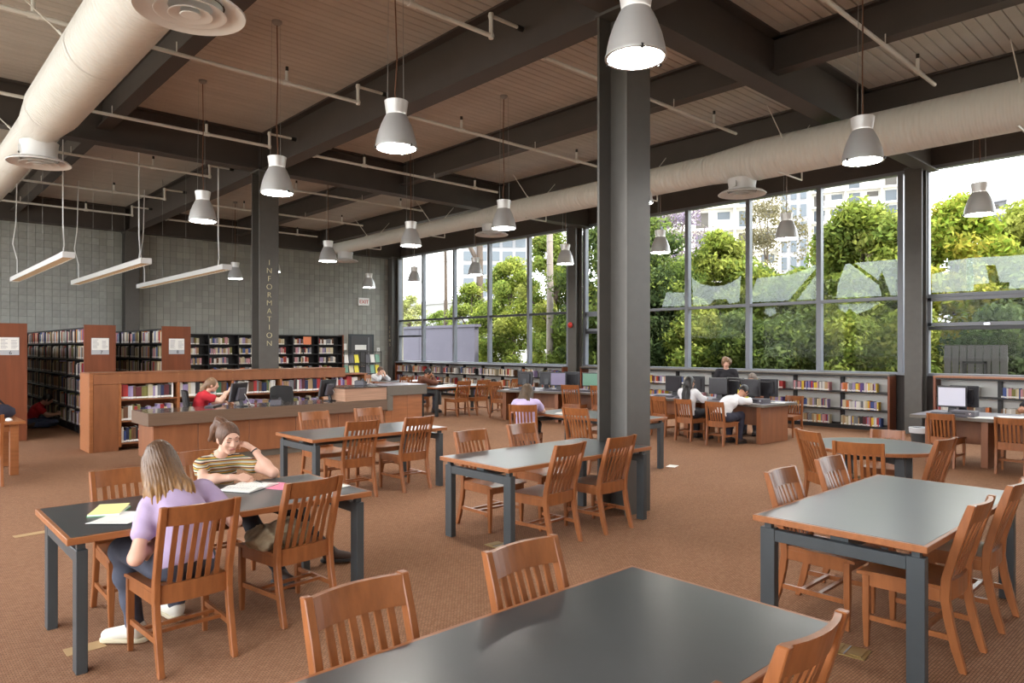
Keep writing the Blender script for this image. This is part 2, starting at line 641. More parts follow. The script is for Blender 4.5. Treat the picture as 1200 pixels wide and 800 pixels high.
def glyphs(name, cu, parent):
    tmp = bpy.data.objects.new('tmp', cu)
    C.objects.link(tmp)
    me = bpy.data.meshes.new_from_object(tmp.evaluated_get(bpy.context.evaluated_depsgraph_get()))
    bpy.data.objects.remove(tmp)
    return link(name, me, parent)
# lettering on the columns: real raised letters
def letters(txt, size, m, parent, loc, rot, name='letter', ext=0.006, step=None, xscale=1.0):
    """one object for each letter, stacked downwards when step is given"""
    for k, ch in enumerate(txt):
        cu = bpy.data.curves.new('letter', 'FONT')
        cu.body = ch
        cu.size = size
        cu.offset = -0.004
        cu.extrude = ext
        cu.align_x = 'CENTER'
        cu.materials.append(M[m])
        o = glyphs(name, cu, parent)
        o.location = (loc[0], loc[1], loc[2] - k * step)
        o.rotation_euler = rot
        o.scale = (xscale, 1, 1)
def text(txt, size, m, parent, loc, rot, name='lettering', ext=0.002, align='CENTER', xscale=1.0):
    cu = bpy.data.curves.new(name, 'FONT')
    cu.body = txt
    cu.size = size
    cu.extrude = ext
    cu.align_x = align
    cu.materials.append(M[m])
    o = glyphs(name, cu, parent)
    o.location = loc
    o.rotation_euler = rot
    o.scale = (xscale, 1, 1)
    return o
letters('INFORMATION', 0.158, 'cream', C2, (0.0, -0.207, 3.415), (PI / 2, 0, 0), step=0.1635)
letters('TEENS', 0.17, 'cream', W3, (-0.166, 0.0, 2.50), (PI / 2, 0, -PI / 2), step=0.175)

# ------------------------------------------------------------------ windows
def window(n, y0, y1, mull, rails, extra=()):
    root = struct(link('window_%d' % n, None))
    root.location = (XW, y0, 0)
    L = y1 - y0
    z0, z1 = 1.225, 5.39
    ms = [0.04] + [q - y0 for q in mull] + [L - 0.04]
    for k, q in enumerate(ms):
        MB().box(-0.09, 0.06, q - 0.055, q + 0.055, z0, z1).build('mullion', 'mullion', root, bevel=0.006)
    for a, b in zip(ms[:-1], ms[1:]):
        zs = [z0] + [r for r, lo, hi in rails if lo <= (a + b) / 2 + y0 <= hi] + [z1]
        for r in zs[1:-1]:
            MB().box(-0.085, 0.05, a + 0.04, b - 0.04, r - 0.035, r + 0.035).build('rail', 'mullion' if abs(r - 2.83) < 0.1 and n > 1 else 'dark_rail', root, bevel=0.005)
        for lo, hi in zip(zs[:-1], zs[1:]):
            pn = MB().quad((0, a + 0.04, lo), (0, a + 0.04, hi), (0, b - 0.04, hi), (0, b - 0.04, lo)).build('pane', 'glass', root)
    for a, b, lo, hi in extra:                     # opening vents with a sash of their own
        s = MB()
        for q0, q1, w0, w1 in ((a, b, lo, lo + 0.07), (a, b, hi - 0.07, hi), (a, a + 0.07, lo, hi), (b - 0.07, b, lo, hi)):
            s.box(-0.12, -0.05, q0 - y0, q1 - y0, w0, w1)
        o = s.build('vent_sash', 'mullion', root)
        MB().box(-0.16, -0.12, (a + b) / 2 - y0 - 0.05, (a + b) / 2 - y0 + 0.05, lo + 0.01, lo + 0.05).build('handle', 'chrome', o)
    return root
w1 = window(1, 14.75, 24.25, [16.56, 18.56, 20.54, 22.52], [(2.83, 0, 99), (2.2, 22.5, 25)])
w2 = window(2, 5.25, 14.15, [7.01, 8.76, 10.51, 12.26], [(2.79, 0, 99), (2.2, 12.3, 15)], [(12.34, 14.05, 2.24, 2.75)])
w3 = window(3, -4.1, 4.85, [-2.0, 0.3, 2.6], [(2.80, -9, 99), (2.14, -9, 9)], [(2.68, 4.77, 2.18, 2.76)])

# frosted film lettering stuck on the panes: cut-out strips
def film(root, y0, polys):
    for poly in polys:
        m = MB()
        vs = [(-0.006, yy - y0, zz) for yy, zz in poly]
        m.add(vs, [tuple(range(len(vs)))])
        m.build('film', 'frost_film', root)
film(w2, 5.25, [
    [(11.35, 2.86), (10.58, 2.86), (10.58, 3.22), (11.2, 3.25)],
    [(10.35, 2.86), (10.4, 3.6), (10.15, 3.42), (9.8, 3.33), (9.45, 3.33), (9.1, 3.45), (8.98, 3.55), (9.02, 2.9), (9.3, 2.86), (9.4, 2.98), (9.75, 2.98), (9.85, 2.86)],
    [(8.68, 2.86), (8.68, 3.15), (8.55, 3.45), (8.15, 3.46), (7.7, 3.48), (7.35, 3.56), (7.12, 3.66), (7.06, 3.6), (7.45, 3.2), (7.75, 2.86)],
    [(8.35, 2.72), (8.1, 2.72), (8.05, 2.58), (8.2, 2.5), (8.35, 2.6)],
    [(7.55, 2.86), (7.1, 3.42), (7.06, 3.42), (7.06, 2.86)],
    [(6.65, 2.86), (6.6, 3.2), (6.45, 3.6), (6.35, 3.62), (5.75, 3.1), (5.68, 2.86)],
    [(6.25, 3.62), (5.36, 3.62), (5.36, 2.86), (5.5, 2.86), (5.6, 3.15), (5.68, 3.4), (5.75, 3.2)],
    [(6.6, 2.72), (5.7, 2.72), (6.0, 2.55), (6.2, 2.48), (6.35, 2.62), (6.45, 2.52), (6.58, 2.62)],
])
film(w3, -4.1, [
    [(4.72, 2.87), (4.72, 3.25), (4.45, 3.3), (4.42, 3.5), (4.0, 3.52), (3.98, 2.87)],
    [(3.98, 2.87), (4.0, 3.0), (3.72, 3.0), (3.78, 3.35), (3.62, 3.35), (3.55, 3.0), (3.4, 3.0), (3.4, 3.5), (4.0, 3.52), (4.1, 3.5), (4.1, 2.87)],
    [(3.4, 2.87), (3.1, 2.87), (2.75, 3.2), (2.75, 3.36), (3.1, 3.36), (3.1, 3.5), (3.4, 3.5)],
])

# ------------------------------------------------------------------ sprinkler pipes
for n, yy in enumerate((3.2, 6.25, 9.3, 12.45, 15.5, 18.6, 21.5)):
    t = thing('sprinkler_pipe', '%s white sprinkler pipe run under the ceiling, counted from the camera end' % ('first', 'second', 'third', 'fourth', 'fifth', 'sixth', 'seventh')[n], 'pipe', (0, yy, 0), 0, 'white sprinkler pipes')
    m = MB()
    m.tube([(-4.5, 0, 5.43), (5.42, 0, 5.43)], 0.026, 10)
    m.tube([(5.42, 0, 5.40), (5.42, 0, 5.68)], 0.026, 10)
    m.tube([(5.40, 0, 5.665), (5.84, 0, 5.665)], 0.022, 8)
    m.tube([(6.16, 0, 5.665), (6.3, 0, 5.665), (6.3, 0, 5.43)], 0.026, 8)
    m.tube([(6.28, 0, 5.43), (11.0, 0, 5.43)], 0.026, 10)
    m.build('pipe', 'white_pipe', t, smooth=True)
    for q, z in ((5.42, 5.43), (5.42, 5.665), (6.3, 5.43), (6.3, 5.665)):
        m = MB()
        m.lathe([(0, -0.04), (0.03, -0.035), (0.038, 0), (0.03, 0.035), (0, 0.04)], 10, (q, 0, z))
        m.build('elbow', 'white_pipe', t, smooth=True)
    m = MB().tube([(5.84, 0, 5.665), (5.93, 0, 5.665)], 0.036, 10)
    m.build('black_sleeve', 'black_metal', t, smooth=True)
    for q in (-1.6, 1.35, 4.3, 7.4, 10.3):
        m = MB()
        m.tube([(q - 0.05, 0, 5.43), (q + 0.05, 0, 5.43)], 0.036, 10)
        m.tube([(q, 0, 5.43), (q, 0, 5.60)], 0.024, 8)
        h = m.build('tee', 'white_pipe', t, smooth=True)
        MB().tube([(q, 0, 5.60), (q, 0, 5.66)], 0.022, 8).build('sprinkler_head', 'black_metal', h, smooth=True)
    for q in (2.85, 9.15):
        MB().tube([(q, 0, 5.43), (q, 0, 5.58)], 0.007, 5).build('hanger_rod', 'white_pipe', t)

# ------------------------------------------------------------------ spiral ducts with round diffusers
def duct_mat():
    m = mat('duct', 'E2E0DA', 0.5)
    t = m.node_tree
    b = t.nodes['Principled BSDF']
    tc = t.nodes.new('ShaderNodeTexCoord')
    w = t.nodes.new('ShaderNodeTexWave')
    w.bands_direction = 'Y'
    w.inputs['Scale'].default_value = 4.0
    w.inputs['Distortion'].default_value = 0
    t.links.new(tc.outputs['Object'], w.inputs['Vector'])
    bp = t.nodes.new('ShaderNodeBump')
    bp.inputs['Strength'].default_value = 0.6
    bp.inputs['Distance'].default_value = 0.02
    t.links.new(w.outputs['Fac'], bp.inputs['Height'])
    t.links.new(bp.outputs[0], b.inputs['Normal'])
duct_mat()
def duct(x, z, stations, label, hang, cap_end=True, bracket=True):
    t = thing('air_duct', label, 'duct', (x, 0, z))
    seg = []
    for (ya, ra), (yb, rb) in zip(stations[:-1], stations[1:]):
        k = max(1, round((yb - ya) / 2.4))
        for i in range(k):
            seg.append((ya + (yb - ya) * i / k, ra + (rb - ra) * i / k, ya + (yb - ya) * (i + 1) / k, ra + (rb - ra) * (i + 1) / k))
    for a, ra, b, rb in seg:
        n = max(2, int((b - a) / 0.4))
        MB().tube([(0, a + (b - a) * i / n, 0) for i in range(n + 1)], [ra + (rb - ra) * i / n for i in range(n + 1)], 40, cap=False).build('duct_section', 'duct', t, smooth=True)
        MB().tube([(0, b - 0.012, 0), (0, b + 0.012, 0)], rb + 0.004, 40, cap=False).build('seam_ring', 'duct', t, smooth=True)
    if cap_end:
        MB().tube([(0, seg[-1][2] - 0.01, 0), (0, seg[-1][2] + 0.01, 0)], seg[-1][3], 40).build('end_cap', 'duct', t)
    for y, r in hang:
        for s in (-1, 1):
            m = MB().tube([(s * r * 0.75, y, r * 0.66), (s * (r + 0.42), y, 5.58 - z)], 0.008, 5)
            m.tube([(s * r * 0.75, y, r * 0.66), (s * (r * 0.75 + 0.05), y, r * 0.66 + 0.05)], 0.018, 6)
            m.build('hanger_rod', 'white_pipe', t)
        if not bracket:
            continue
        m = MB().tube([(-r - 0.05, y, -r - 0.03), (r + 0.12, y, -r - 0.03)], 0.014, 6)
        m.tube([(r + 0.12, y, -r - 0.03), (r + 0.12, y, -r + 0.1)], 0.014, 6)
        m.build('trapeze_bracket', 'white_pipe', t)
    return t
def diffuser(x, y, zd, zn, label):
    t = thing('ceiling_diffuser', label, 'vent', (x, y, zd), 0, 'round diffusers under the air ducts')
    h = zn - zd
    MB().lathe([(0.235, 0.05), (0.225, h * 0.5), (0.245, h)], 32, caps=False).build('neck', 'tube_white', t, smooth=True)
    MB().lathe([(0.25, 0.06), (0.36, 0.035), (0.405, 0.0), (0.40, -0.012), (0.345, 0.015), (0.25, 0.05)], 40, caps=False).build('outer_ring', 'tube_white', t, smooth=True)
    MB().lathe([(0.24, 0.045), (0.243, 0.05)], 32, caps=False).build('throat', 'dark_gap', t)
    MB().lathe([(0.17, 0.04), (0.255, -0.01), (0.262, -0.018), (0.25, -0.02), (0.16, 0.03)], 36, caps=False).build('cone_ring', 'tube_white', t, smooth=True)
    MB().lathe([(0.08, 0.02), (0.155, -0.022), (0.16, -0.03), (0.15, -0.031), (0.07, 0.01)], 36, caps=False).build('cone_ring', 'tube_white', t, smooth=True)
    MB().lathe([(0, -0.034), (0.07, -0.034), (0.075, -0.028), (0.02, 0.0), (0, 0.0)], 28).build('centre_cone', 'tube_white', t, smooth=True)
    m = MB()
    m.box(-0.26, -0.235, -0.03, -0.01, h * 0.35, h * 0.75)
    m.box(-0.262, -0.24, -0.03, 0.03, h * 0.35, h * 0.42)
    m.build('damper_lever', 'tube_white', t)
duct(11.2, 4.95, [(-4.1, 0.335), (5.95, 0.335), (6.9, 0.26), (12.3, 0.25), (13.7, 0.195), (20.9, 0.185)],
     'long white spiral air duct running beside the tall windows', [(2.2, 0.335), (5.4, 0.335), (8.3, 0.255), (11.4, 0.25), (15.2, 0.195), (18.4, 0.19)])
duct(1.83, 4.95, [(-4.1, 0.335), (11.0, 0.335), (12.1, 0.26), (19.5, 0.26)],
     'long white spiral air duct over the book stacks and tables away from windows', [(4.4, 0.335), (9.0, 0.335), (13.2, 0.26), (16.6, 0.26)], bracket=False)
for x, y, r, lb in ((1.83, 5.65, 0.335, 'big round white diffuser overhead, at the top of the picture'), (1.83, 12.1, 0.26, 'round white diffuser under the duct above the book stacks'),
                    (11.2, 6.25, 0.30, 'round white diffuser under the window duct, right of the tall column'), (11.2, 12.9, 0.23, 'round white diffuser under the window duct behind a hanging lamp'),
                    (11.2, 20.0, 0.19, 'farthest small round diffuser at the far end of window duct')):
    diffuser(x, y, 4.34 if r > 0.33 else 4.42 if r > 0.25 else 4.5, 4.95 - r * 0.9, lb)

for px, (x, y) in enumerate(((9.75, 8.05), (10.0, 8.45), (10.2, 19.2))):
    t = thing('smoke_detector', ('small smoke detector on the ceiling beside the tall column', 'larger round smoke detector on the ceiling beside the tall column', 'round smoke detector on the far ceiling near the block wall')[px], 'detector', (x, y, ZC))
    MB().lathe([(0.0, -0.06), (0.05, -0.055), (0.07, -0.03), (0.075, -0.015)], 20).build('sensor', 'white_pipe', t, smooth=True)
    MB().lathe([(0.1, -0.015), (0.11, 0)], 20).build('base', 'white_pipe', t)

# ------------------------------------------------------------------ bell pendant lamps on a grid
def lamp():
    t = thing('pendant_lamp', 'x x x x', 'lamp', (0, 0, 3.8), 0, 'aluminium bell pendant lamps')
    MB().lathe([(0.205, 0.004), (0.216, 0.0), (0.212, 0.02), (0.203, 0.075), (0.185, 0.15), (0.155, 0.235), (0.125, 0.30), (0.105, 0.335)], 32, caps=False).build('shade', 'brushed', t, smooth=True)
    MB().lathe([(0.104, 0.333), (0.104, 0.35), (0.122, 0.475), (0.11, 0.48), (0, 0.48)], 28).build('neck', 'neck_metal', t, smooth=True)
    MB().lathe([(0, -0.004), (0.19, -0.002), (0.198, 0.006), (0, 0.012)], 28).build('lens', 'lens', t)
    rim = MB().lathe([(0.198, -0.006), (0.219, -0.006), (0.219, 0.008), (0.198, 0.008), (0.198, -0.006)], 32, caps=False).build('rim', 'brushed', t, smooth=True)
    for k in range(3):
        a = k * 2 * PI / 3 + 0.5
        MB().box(-0.012, 0.012, -0.02, 0.004, -0.016, 0.012).build('clip', 'black_metal', rim)
        rim.children[-1].location = (0.212 * math.cos(a), 0.212 * math.sin(a), 0)
    MB().tube([(0.0, 0, 0.48), (0.015, 0, 0.56), (-0.008, 0.0, 0.9), (0.012, 0, 1.5), (0, 0, 2.26)], 0.007, 6).build('cord', 'cord', t, smooth=True)
    for s in (-1, 1):
        MB().tube([(s * 0.085, 0.03, 0.48), (s * 0.07, 0.02, 2.27)], 0.0028, 4).build('wire', 'wire', t)
    MB().lathe([(0.0, 2.22), (0.03, 2.225), (0.062, 2.25), (0.066, 2.28)], 18).build('canopy', 'wire', t, smooth=True)
    return freeze(t)
L0 = lamp()
used = False
lampspots = [(4.0, 3.05, 'large lit bell lamp hanging in front of the tall column'), (4.0, 6.1, 'lit bell lamp hanging above the gap beside the two girls'),
             (4.0, 8.95, 'lit bell lamp hanging in front of the column marked INFORMATION'), (4.0, 11.75, 'lit bell lamp hanging over the information desk'),
             (8.05, 3.05, 'bell lamp hanging in front of the window duct, near the round table'), (8.05, 6.1, 'bell lamp almost hidden behind the tall column'),
             (8.05, 8.95, 'bell lamp hanging in front of the window duct beside a diffuser'), (8.05, 11.75, 'bell lamp hanging before the far window corner, second of its row'),
             (8.05, 15.2, 'bell lamp hanging before the block wall at the end of the window duct'), (8.05, 18.3, 'bell lamp mostly hidden behind the column marked INFORMATION'),
             (8.05, 20.9, 'small bell lamp before the block wall beside the third white strip light'), (12.6, 3.05, 'dull bell lamp in the window bay beyond the steel window column'),
             (12.75, 6.2, 'bell lamp in front of the balconied tower seen through the glass'), (12.6, 8.95, 'bell lamp in front of the jacaranda branches, just past the tall column'),
             (12.6, 11.75, 'bell lamp hanging in front of the far window pane with dark trees'), (12.6, 15.2, 'bell lamp beside the pale palm trunk seen through the far window'),
             (12.6, 18.2, 'bell lamp in front of the white building beyond the far window'), (12.6, 20.9, 'small bell lamp above the exit sign by the block wall')]
for x, y, lb in lampspots:
    if not used:
        o = L0
        o.location = (x, y, 3.8)
        tag(o, lb)
        used = True
    else:
        o = dup(L0, (x, y, 3.8), 0, lb)
    o.rotation_euler = (0, 0, R.uniform(0, 3))

# ------------------------------------------------------------------ linear fluorescent lights over the stacks
for n, x in enumerate((2.72, 4.03, 5.6)):
    t = thing('strip_light', '%s white strip light hanging over the book stacks' % ('leftmost', 'middle', 'rightmost')[n], 'lamp', (x, 15.0, 3.4), 0, 'hanging strip lights')
    Ln = 6.4
    m = MB()
    m.box(-0.1, -0.088, 0, Ln, 0, 0.11).box(0.088, 0.1, 0, Ln, 0, 0.11).box(-0.1, 0.1, 0, Ln, 0.1, 0.11)
    m.box(-0.1, 0.1, -0.012, 0, 0, 0.11).box(-0.1, 0.1, Ln, Ln + 0.012, 0, 0.11)
    m.build('housing', 'tube_white', t, bevel=0.003)
    for k in range(1, 40):
        MB().box(-0.088, 0.088, k * 0.16 - 0.004, k * 0.16 + 0.004, 0.003, 0.05).build('louver_blade', 'louver', t)
    MB().tube([(0, 0.1, 0.082), (0, Ln - 0.1, 0.082)], 0.014, 8).build('tube', 'tube_glow', t, smooth=True)
    for k, q in enumerate((0.45, 2.6, 4.4, 6.1)):
        MB().tube([(0, q, 0.11), (0, q, ZC - 3.4)], 0.003, 4).build('wire', 'wire', t)
    MB().tube([(0.0, 0.5, 0.11), (0.02, 0.5, 0.3), (0.0, 0.5, 0.7), (0.0, 0.5, ZC - 3.4)], 0.012, 6).build('cord', 'tube_white', t, smooth=True)
    MB().tube([(0.0, 6.0, 0.11), (0.0, 6.0, 0.5), (-0.09, 6.02, 0.9), (-0.03, 6.0, 1.4), (0.0, 6.0, ZC - 3.4)], 0.012, 6).build('cord', 'tube_white', t, smooth=True)
# ------------------------------------------------------------------ reading chairs
def chair_proto(name, h, hw, slats, splay, seat=0.445, wood='chair_wood'):
    """slat-back chair, sitter faces +y; hw half width over the back posts"""
    t = thing(name, 'x x x x', 'chair')
    k = h / 0.91
    fw = hw + 0.02
    yb = -0.20
    def back_y(z):
        if z < seat:
            return yb - splay * 0.09 * (1 - z / seat) ** 1.6
        return yb - splay * 0.13 * ((z - seat) / (h - seat)) ** 1.15
    top = 0.105 * k
    for s in (-1, 1):
        secs = []
        for z in (0, 0.12, 0.28, seat - 0.06, seat + 0.05, seat + 0.2, seat + 0.34 * k, h):
            wy = 0.024 if 0.1 < z < h - 0.05 else 0.019
            secs.append(((s * hw, back_y(z), z), (0.017, 0, 0), (0, wy, 0)))
        MB().sweep(secs).build('back_post', wood, t, bevel=0.004)
    n = 10
    zc, hh = h - top / 2 - 0.004, top / 2
    bow = 0.035
    secs = []
    for i in range(n + 1):
        u = -1 + 2 * i / n
        secs.append(((u * (hw - 0.012), back_y(zc) - bow * (1 - u * u) + 0.006, zc), (0, 0.012, 0), (0, -0.30 * splay * hh, hh)))
    MB().sweep(secs).build('top_rail', wood, t, smooth=False)
    for i in range(slats):
        u = -1 + 2 * (i + 1) / (slats + 1)
        secs = []
        for q in range(5):
            f = q / 4
            z = seat + 0.02 + f * (h - top - seat - 0.01)
            b = bow * (1 - u * u) * f
            secs.append(((u * (hw - 0.02), back_y(z) - b + 0.004, z), (0.0135, 0, 0), (0, 0.006, 0)))
        MB().sweep(secs).build('slat', wood, t)
    # saddle seat: a dished slab
    nx, ny = 10, 8
    vs, fs = [], []
    for j in range(ny + 1):
        v = j / ny
        yy = yb + 0.015 + v * 0.435
        half = (hw + 0.005) + (fw - hw + 0.01) * v
        for i in range(nx + 1):
            u = -1 + 2 * i / nx
            d = -0.016 * (1 - abs(u) ** 2.2) * math.sin(PI * min(1, (0.15 + 0.85 * (1 - v)))) - (0.008 if v > 0.95 else 0)
            vs.append((u * half, yy, seat + d))
    m1 = (nx + 1) * (ny + 1)
    vs += [(x, y, seat - 0.024) for x, y, z in vs]
    for j in range(ny):
        for i in range(nx):
            a = j * (nx + 1) + i
            fs.append((a, a + 1, a + nx + 2, a + nx + 1))
    ring = list(range(nx + 1)) + [(j + 1) * (nx + 1) + nx for j in range(ny)] + [ny * (nx + 1) + i for i in range(nx - 1, -1, -1)] + [j * (nx + 1) for j in range(ny - 1, 0, -1)]
    for a, b in zip(ring, ring[1:] + ring[:1]):
        fs.append((b, a, a + m1, b + m1))
    fs.append([q + m1 for q in ring][::-1])
    MB().add(vs, fs).build('seat', wood, t, smooth=True)
    za, zb = seat - 0.085, seat - 0.022
    yf = yb + 0.40
    for s in (-1, 1):
        MB().sweep([((s * (fw - 0.005), yf, z), (0.019 - 0.006 * (z < 0.05), 0, 0), (0, 0.019 - 0.006 * (z < 0.05), 0)) for z in (0, 0.2, seat - 0.022)]).build('front_leg', wood, t, bevel=0.003)
        MB().bar((s * hw, yb, (za + zb) / 2), (s * fw * 0.99, yf, (za + zb) / 2), 0.02, zb - za).build('side_apron', wood, t)
        MB().bar((s * hw, back_y(0.17), 0.175), (s * (fw - 0.005), yf, 0.175), 0.018, 0.03).build('side_stretcher', wood, t)
    MB().bar((-fw, yf, (za + zb) / 2), (fw, yf, (za + zb) / 2), 0.02, zb - za).build('front_apron', wood, t)
    secs = [(((-1 + 2 * i / 6) * hw, yb - 0.02 * (1 - (-1 + 2 * i / 6) ** 2), seat - 0.03), (0, 0.011, 0), (0, 0, 0.052)) for i in range(7)]
    MB().sweep(secs).build('back_apron', wood, t)
    for q in (0.05, 0.16):
        MB().bar((-hw * 1.02, yb + q + 0.06, 0.178), (hw * 1.02, yb + q + 0.06, 0.178), 0.026, 0.018).build('cross_stretcher', wood, t)
    return freeze(t)
PA = chair_proto('reading_chair', 0.91, 0.195, 6, 1.0)
PB = chair_proto('desk_chair', 0.79, 0.165, 5, 0.45, seat=0.42)
UP, DN, RT, LF = 0, PI, -PI / 2, PI / 2
def face(dx, dy):
    return math.atan2(-dx, dy)
GA, GB = 'slat-back reading chairs at the tables', 'smaller slat-back chairs at the computer desks'
CH = [
    (PA, 1.33, 4.27, 0.02, 'wooden chair in which the girl in the lilac shirt sits'),
    (PA, 2.07, 4.48, 0.12, 'wooden chair with a khaki bundle on its seat'),
    (PA, 1.32, 5.10, PI + 0.02, 'wooden chair across the table, behind the head of the lilac shirt girl'),
    (PA, 2.02, 5.62, PI, 'wooden chair under the girl in the striped shirt'),
    (PA, 4.20, 7.40, -0.03, 'near-side chair, further left, at the table before the information desk'),
    (PA, 4.94, 7.36, 0.02, 'near-side chair with shiny seat, further right, at table before the information desk'),
    (PA, 4.32, 8.22, PI, 'far-side chair, further left, facing out from the information desk front'),
    (PA, 5.12, 8.22, PI - 0.05, 'far-side chair, further right, below the pale grained counter block'),
    (PA, 4.52, 5.20, PI + 0.03, 'far-side chair at the left end of the table beside the tall column'),
    (PA, 5.32, 5.30, PI, 'far-side chair below the pale lilac reader, at table beside the tall column'),
    (PA, 4.52, 4.50, 0.08, 'near-side chair, turned a little, at the table beside the tall column'),
    (PA, 5.26, 4.50, 0.02, 'near-side chair close against the foot of the tall column'),
    (PA, 1.29, 1.88, PI + 0.02, 'chair beyond the nearest table, further left, back towards the camera'),
    (PA, 2.07, 1.86, PI, 'chair beyond the nearest table, further right, near its far corner'),
    (PA, 2.10, 1.26, 0.0, 'chair cut off by the bottom edge, at the right side of nearest table'),
    (PA, 1.36, 1.26, 0.03, 'chair of which only a post tip shows at the bottom edge'),
    (PA, 4.66, 1.98, PI + 0.02, 'left one of two chairs behind the big pale table on the right'),
    (PA, 5.43, 1.98, PI, 'right one of two chairs behind the big pale table on the right'),
    (PA, 4.52, 1.41, 0.0, 'near chair pulled to the big pale table, curved back legs in view'),
    (PA, 5.30, 1.41, 0.02, 'rearmost chair at the big pale table, cut by the right edge'),
    (PA, 7.30, 3.02, face(0.83, -0.56), 'chair seen edge-on left of the round table'),
    (PA, 6.80, 2.58, face(0.97, 0.26), 'chair with back to the camera in front of the round table'),
    (PB, 8.52, 2.98, face(-0.97, -0.25), 'pale chair on the far side of the round table'),
    (PA, 7.36, 2.36, face(0.1, 0.99), 'chair seen from the side, right of the round table'),
    (PA, 7.36, 7.68, face(0.79, 0.61), 'chair under the reader in pale lilac'),
    (PA, 7.58, 6.64, face(0.99, 0.16), 'chair at the reader table, just left of the tall column'),
    (PA, 8.80, 7.35, face(-0.97, -0.25), 'light chair beyond the reader table, half behind the tall column'),
    (PA, 11.10, 14.15, 0.0, 'first chair along the near side of the long far reading table'),
    (PA, 11.75, 14.15, 0.0, 'second chair along the near side of the long far reading table'),
    (PA, 11.75, 13.10, face(0.98, 0.15), 'lone chair standing beside the end of the far computer desk'),
    (PA, 10.95, 15.55, face(0.85, -0.5), 'chair under the man in brown'),
    (PA, 11.45, 17.25, 0.0, 'dark red chair at the teen table, nearer the boy in white'),
    (PA, 12.05, 17.2, 0.0, 'dark red chair at the teen table, nearer the man in brown'),
    (PA, 11.35, 18.5, PI, 'chair under the boy in white'),
    (PA, 12.9, 14.15, 0.1, 'third chair along the near side of the long far reading table'),
    (PA, 11.95, 10.85, face(0.92, 0.38), 'chair at the far computer desk, right of the lilac reader'),
    (PA, 12.2, 10.2, face(0.92, 0.38), 'chair at the far computer desk, half hidden by the tall column'),
    (PB, 11.30, 6.70, RT, 'chair under the man bending forward in white'),
    (PB, 11.45, 7.46, RT, 'chair under the woman with long black hair'),
    (PB, 11.73, 8.22, RT, 'empty chair at computer desk, right beside the tall column'),
    (PB, 13.35, 6.45, LF, 'chair tucked behind the end panel of the middle computer desk'),
    (PB, 11.75, 3.27, RT, 'chair at the last computer desk, in front of the bright screen'),
    (PB, 11.75, 2.43, RT, 'chair at the last computer desk, cut by the right edge'),
    (PA, 1.05, 11.1, 0.0, 'chair at the wooden table by the left edge'),
]
seen = set()
for P, x, y, rz, lb in CH:
    g = GA if P is PA else GB
    if P.name not in seen:
        seen.add(P.name)
        P.location = (x, y, 0)
        P.rotation_euler = (0, 0, rz)
        tag(P, lb, None, g)
    else:
        dup(P, (x, y, 0), rz, lb, g)

# ------------------------------------------------------------------ reading tables
def table_proto(L, Wd, name='reading_table', h=0.74):
    t = thing(name, 'x x x x', 'table')
    a, b = L / 2, Wd / 2
    MB().box(-a, a, -b, b, h - 0.036, h).build('tabletop', 'edge_wood', t, bevel=0.003)
    MB().box(-a + 0.022, a - 0.022, -b + 0.022, b - 0.022, h - 0.01, h + 0.0012).build('laminate_surface', 'laminate', t)
    lx, ly = a - 0.075, b - 0.07
    for sx in (-1, 1):
        for sy in (-1, 1):
            MB().box(sx * lx - 0.028, sx * lx + 0.028, sy * ly - 0.045, sy * ly + 0.045, 0, h - 0.075).build('leg', 'steel_leg', t, bevel=0.003)
            MB().box(sx * lx - 0.02, sx * lx + 0.02, sy * ly - 0.02, sy * ly + 0.02, h - 0.08, h - 0.036).build('spacer', 'steel_leg', t)
        MB().box(sx * lx - 0.026, sx * lx + 0.026, -ly + 0.045, ly - 0.045, h - 0.15, h - 0.08).build('end_rail', 'steel_leg', t, bevel=0.003)
    MB().box(-lx + 0.02, lx - 0.02, -0.05, 0.05, h - 0.13, h - 0.05).build('centre_rail', 'steel_leg', t)
    return freeze(t)
TP = table_proto(1.98, 0.95)
TS = table_proto(1.84, 0.95)
GT = 'steel-legged reading tables'
first = {}
for P, x, y, rz, lb in ((TS, 1.69, 4.765, 0, 'black-topped reading table where the two girls sit'), (TS, 1.69, 1.54, 0, 'nearest reading table, cut by the bottom edge'),
                        (TP, 4.90, 4.765, 0, 'reading table with its end against the tall column'), (TP, 4.93, 1.655, 0, 'big reading table by the right edge with a pale shiny top'),
                        (TS, 4.49, 7.56, 0, 'reading table in front of the information desk'), (TP, 8.05, 6.92, PI / 2, 'reading table of the lilac reader, behind the tall column'),
                        (TP, 11.5, 14.72, 0, 'far reading table near the man in brown'), (TP, 12.0, 17.7, 0, 'farthest reading table where the boy in white sits')):
    if P.name not in first:
        first[P.name] = 1
        P.location = (x, y, 0)
        P.rotation_euler.z = rz
        tag(P, lb, None, GT)
    else:
        dup(P, (x, y, 0), rz, lb, GT)
t = thing('round_table', 'round reading table with pale top and steel legs', 'table', (7.66, 2.80, 0), 0.2)
MB().lathe([(0.62, 0.704), (0.63, 0.708), (0.63, 0.736), (0.626, 0.74)], 56).build('tabletop', 'edge_wood', t, smooth=True)
MB().lathe([(0.60, 0.73), (0.60, 0.7413)], 56).build('laminate_surface', 'laminate', t)
for k in range(4):
    a = PI / 4 + k * PI / 2
    o = MB().box(-0.03, 0.03, -0.045, 0.045, 0, 0.66).build('leg', 'steel_leg', t, bevel=0.003)
    o.location = (0.40 * math.cos(a), 0.40 * math.sin(a), 0)
    MB().bar((0, 0, 0.63), (0.38 * math.cos(a), 0.38 * math.sin(a), 0.63), 0.05, 0.07).build('rail', 'steel_leg', t)
    o = MB().box(-0.02, 0.02, -0.02, 0.02, 0.655, 0.704).build('spacer', 'steel_leg', t)
    o.location = (0.40 * math.cos(a), 0.40 * math.sin(a), 0)

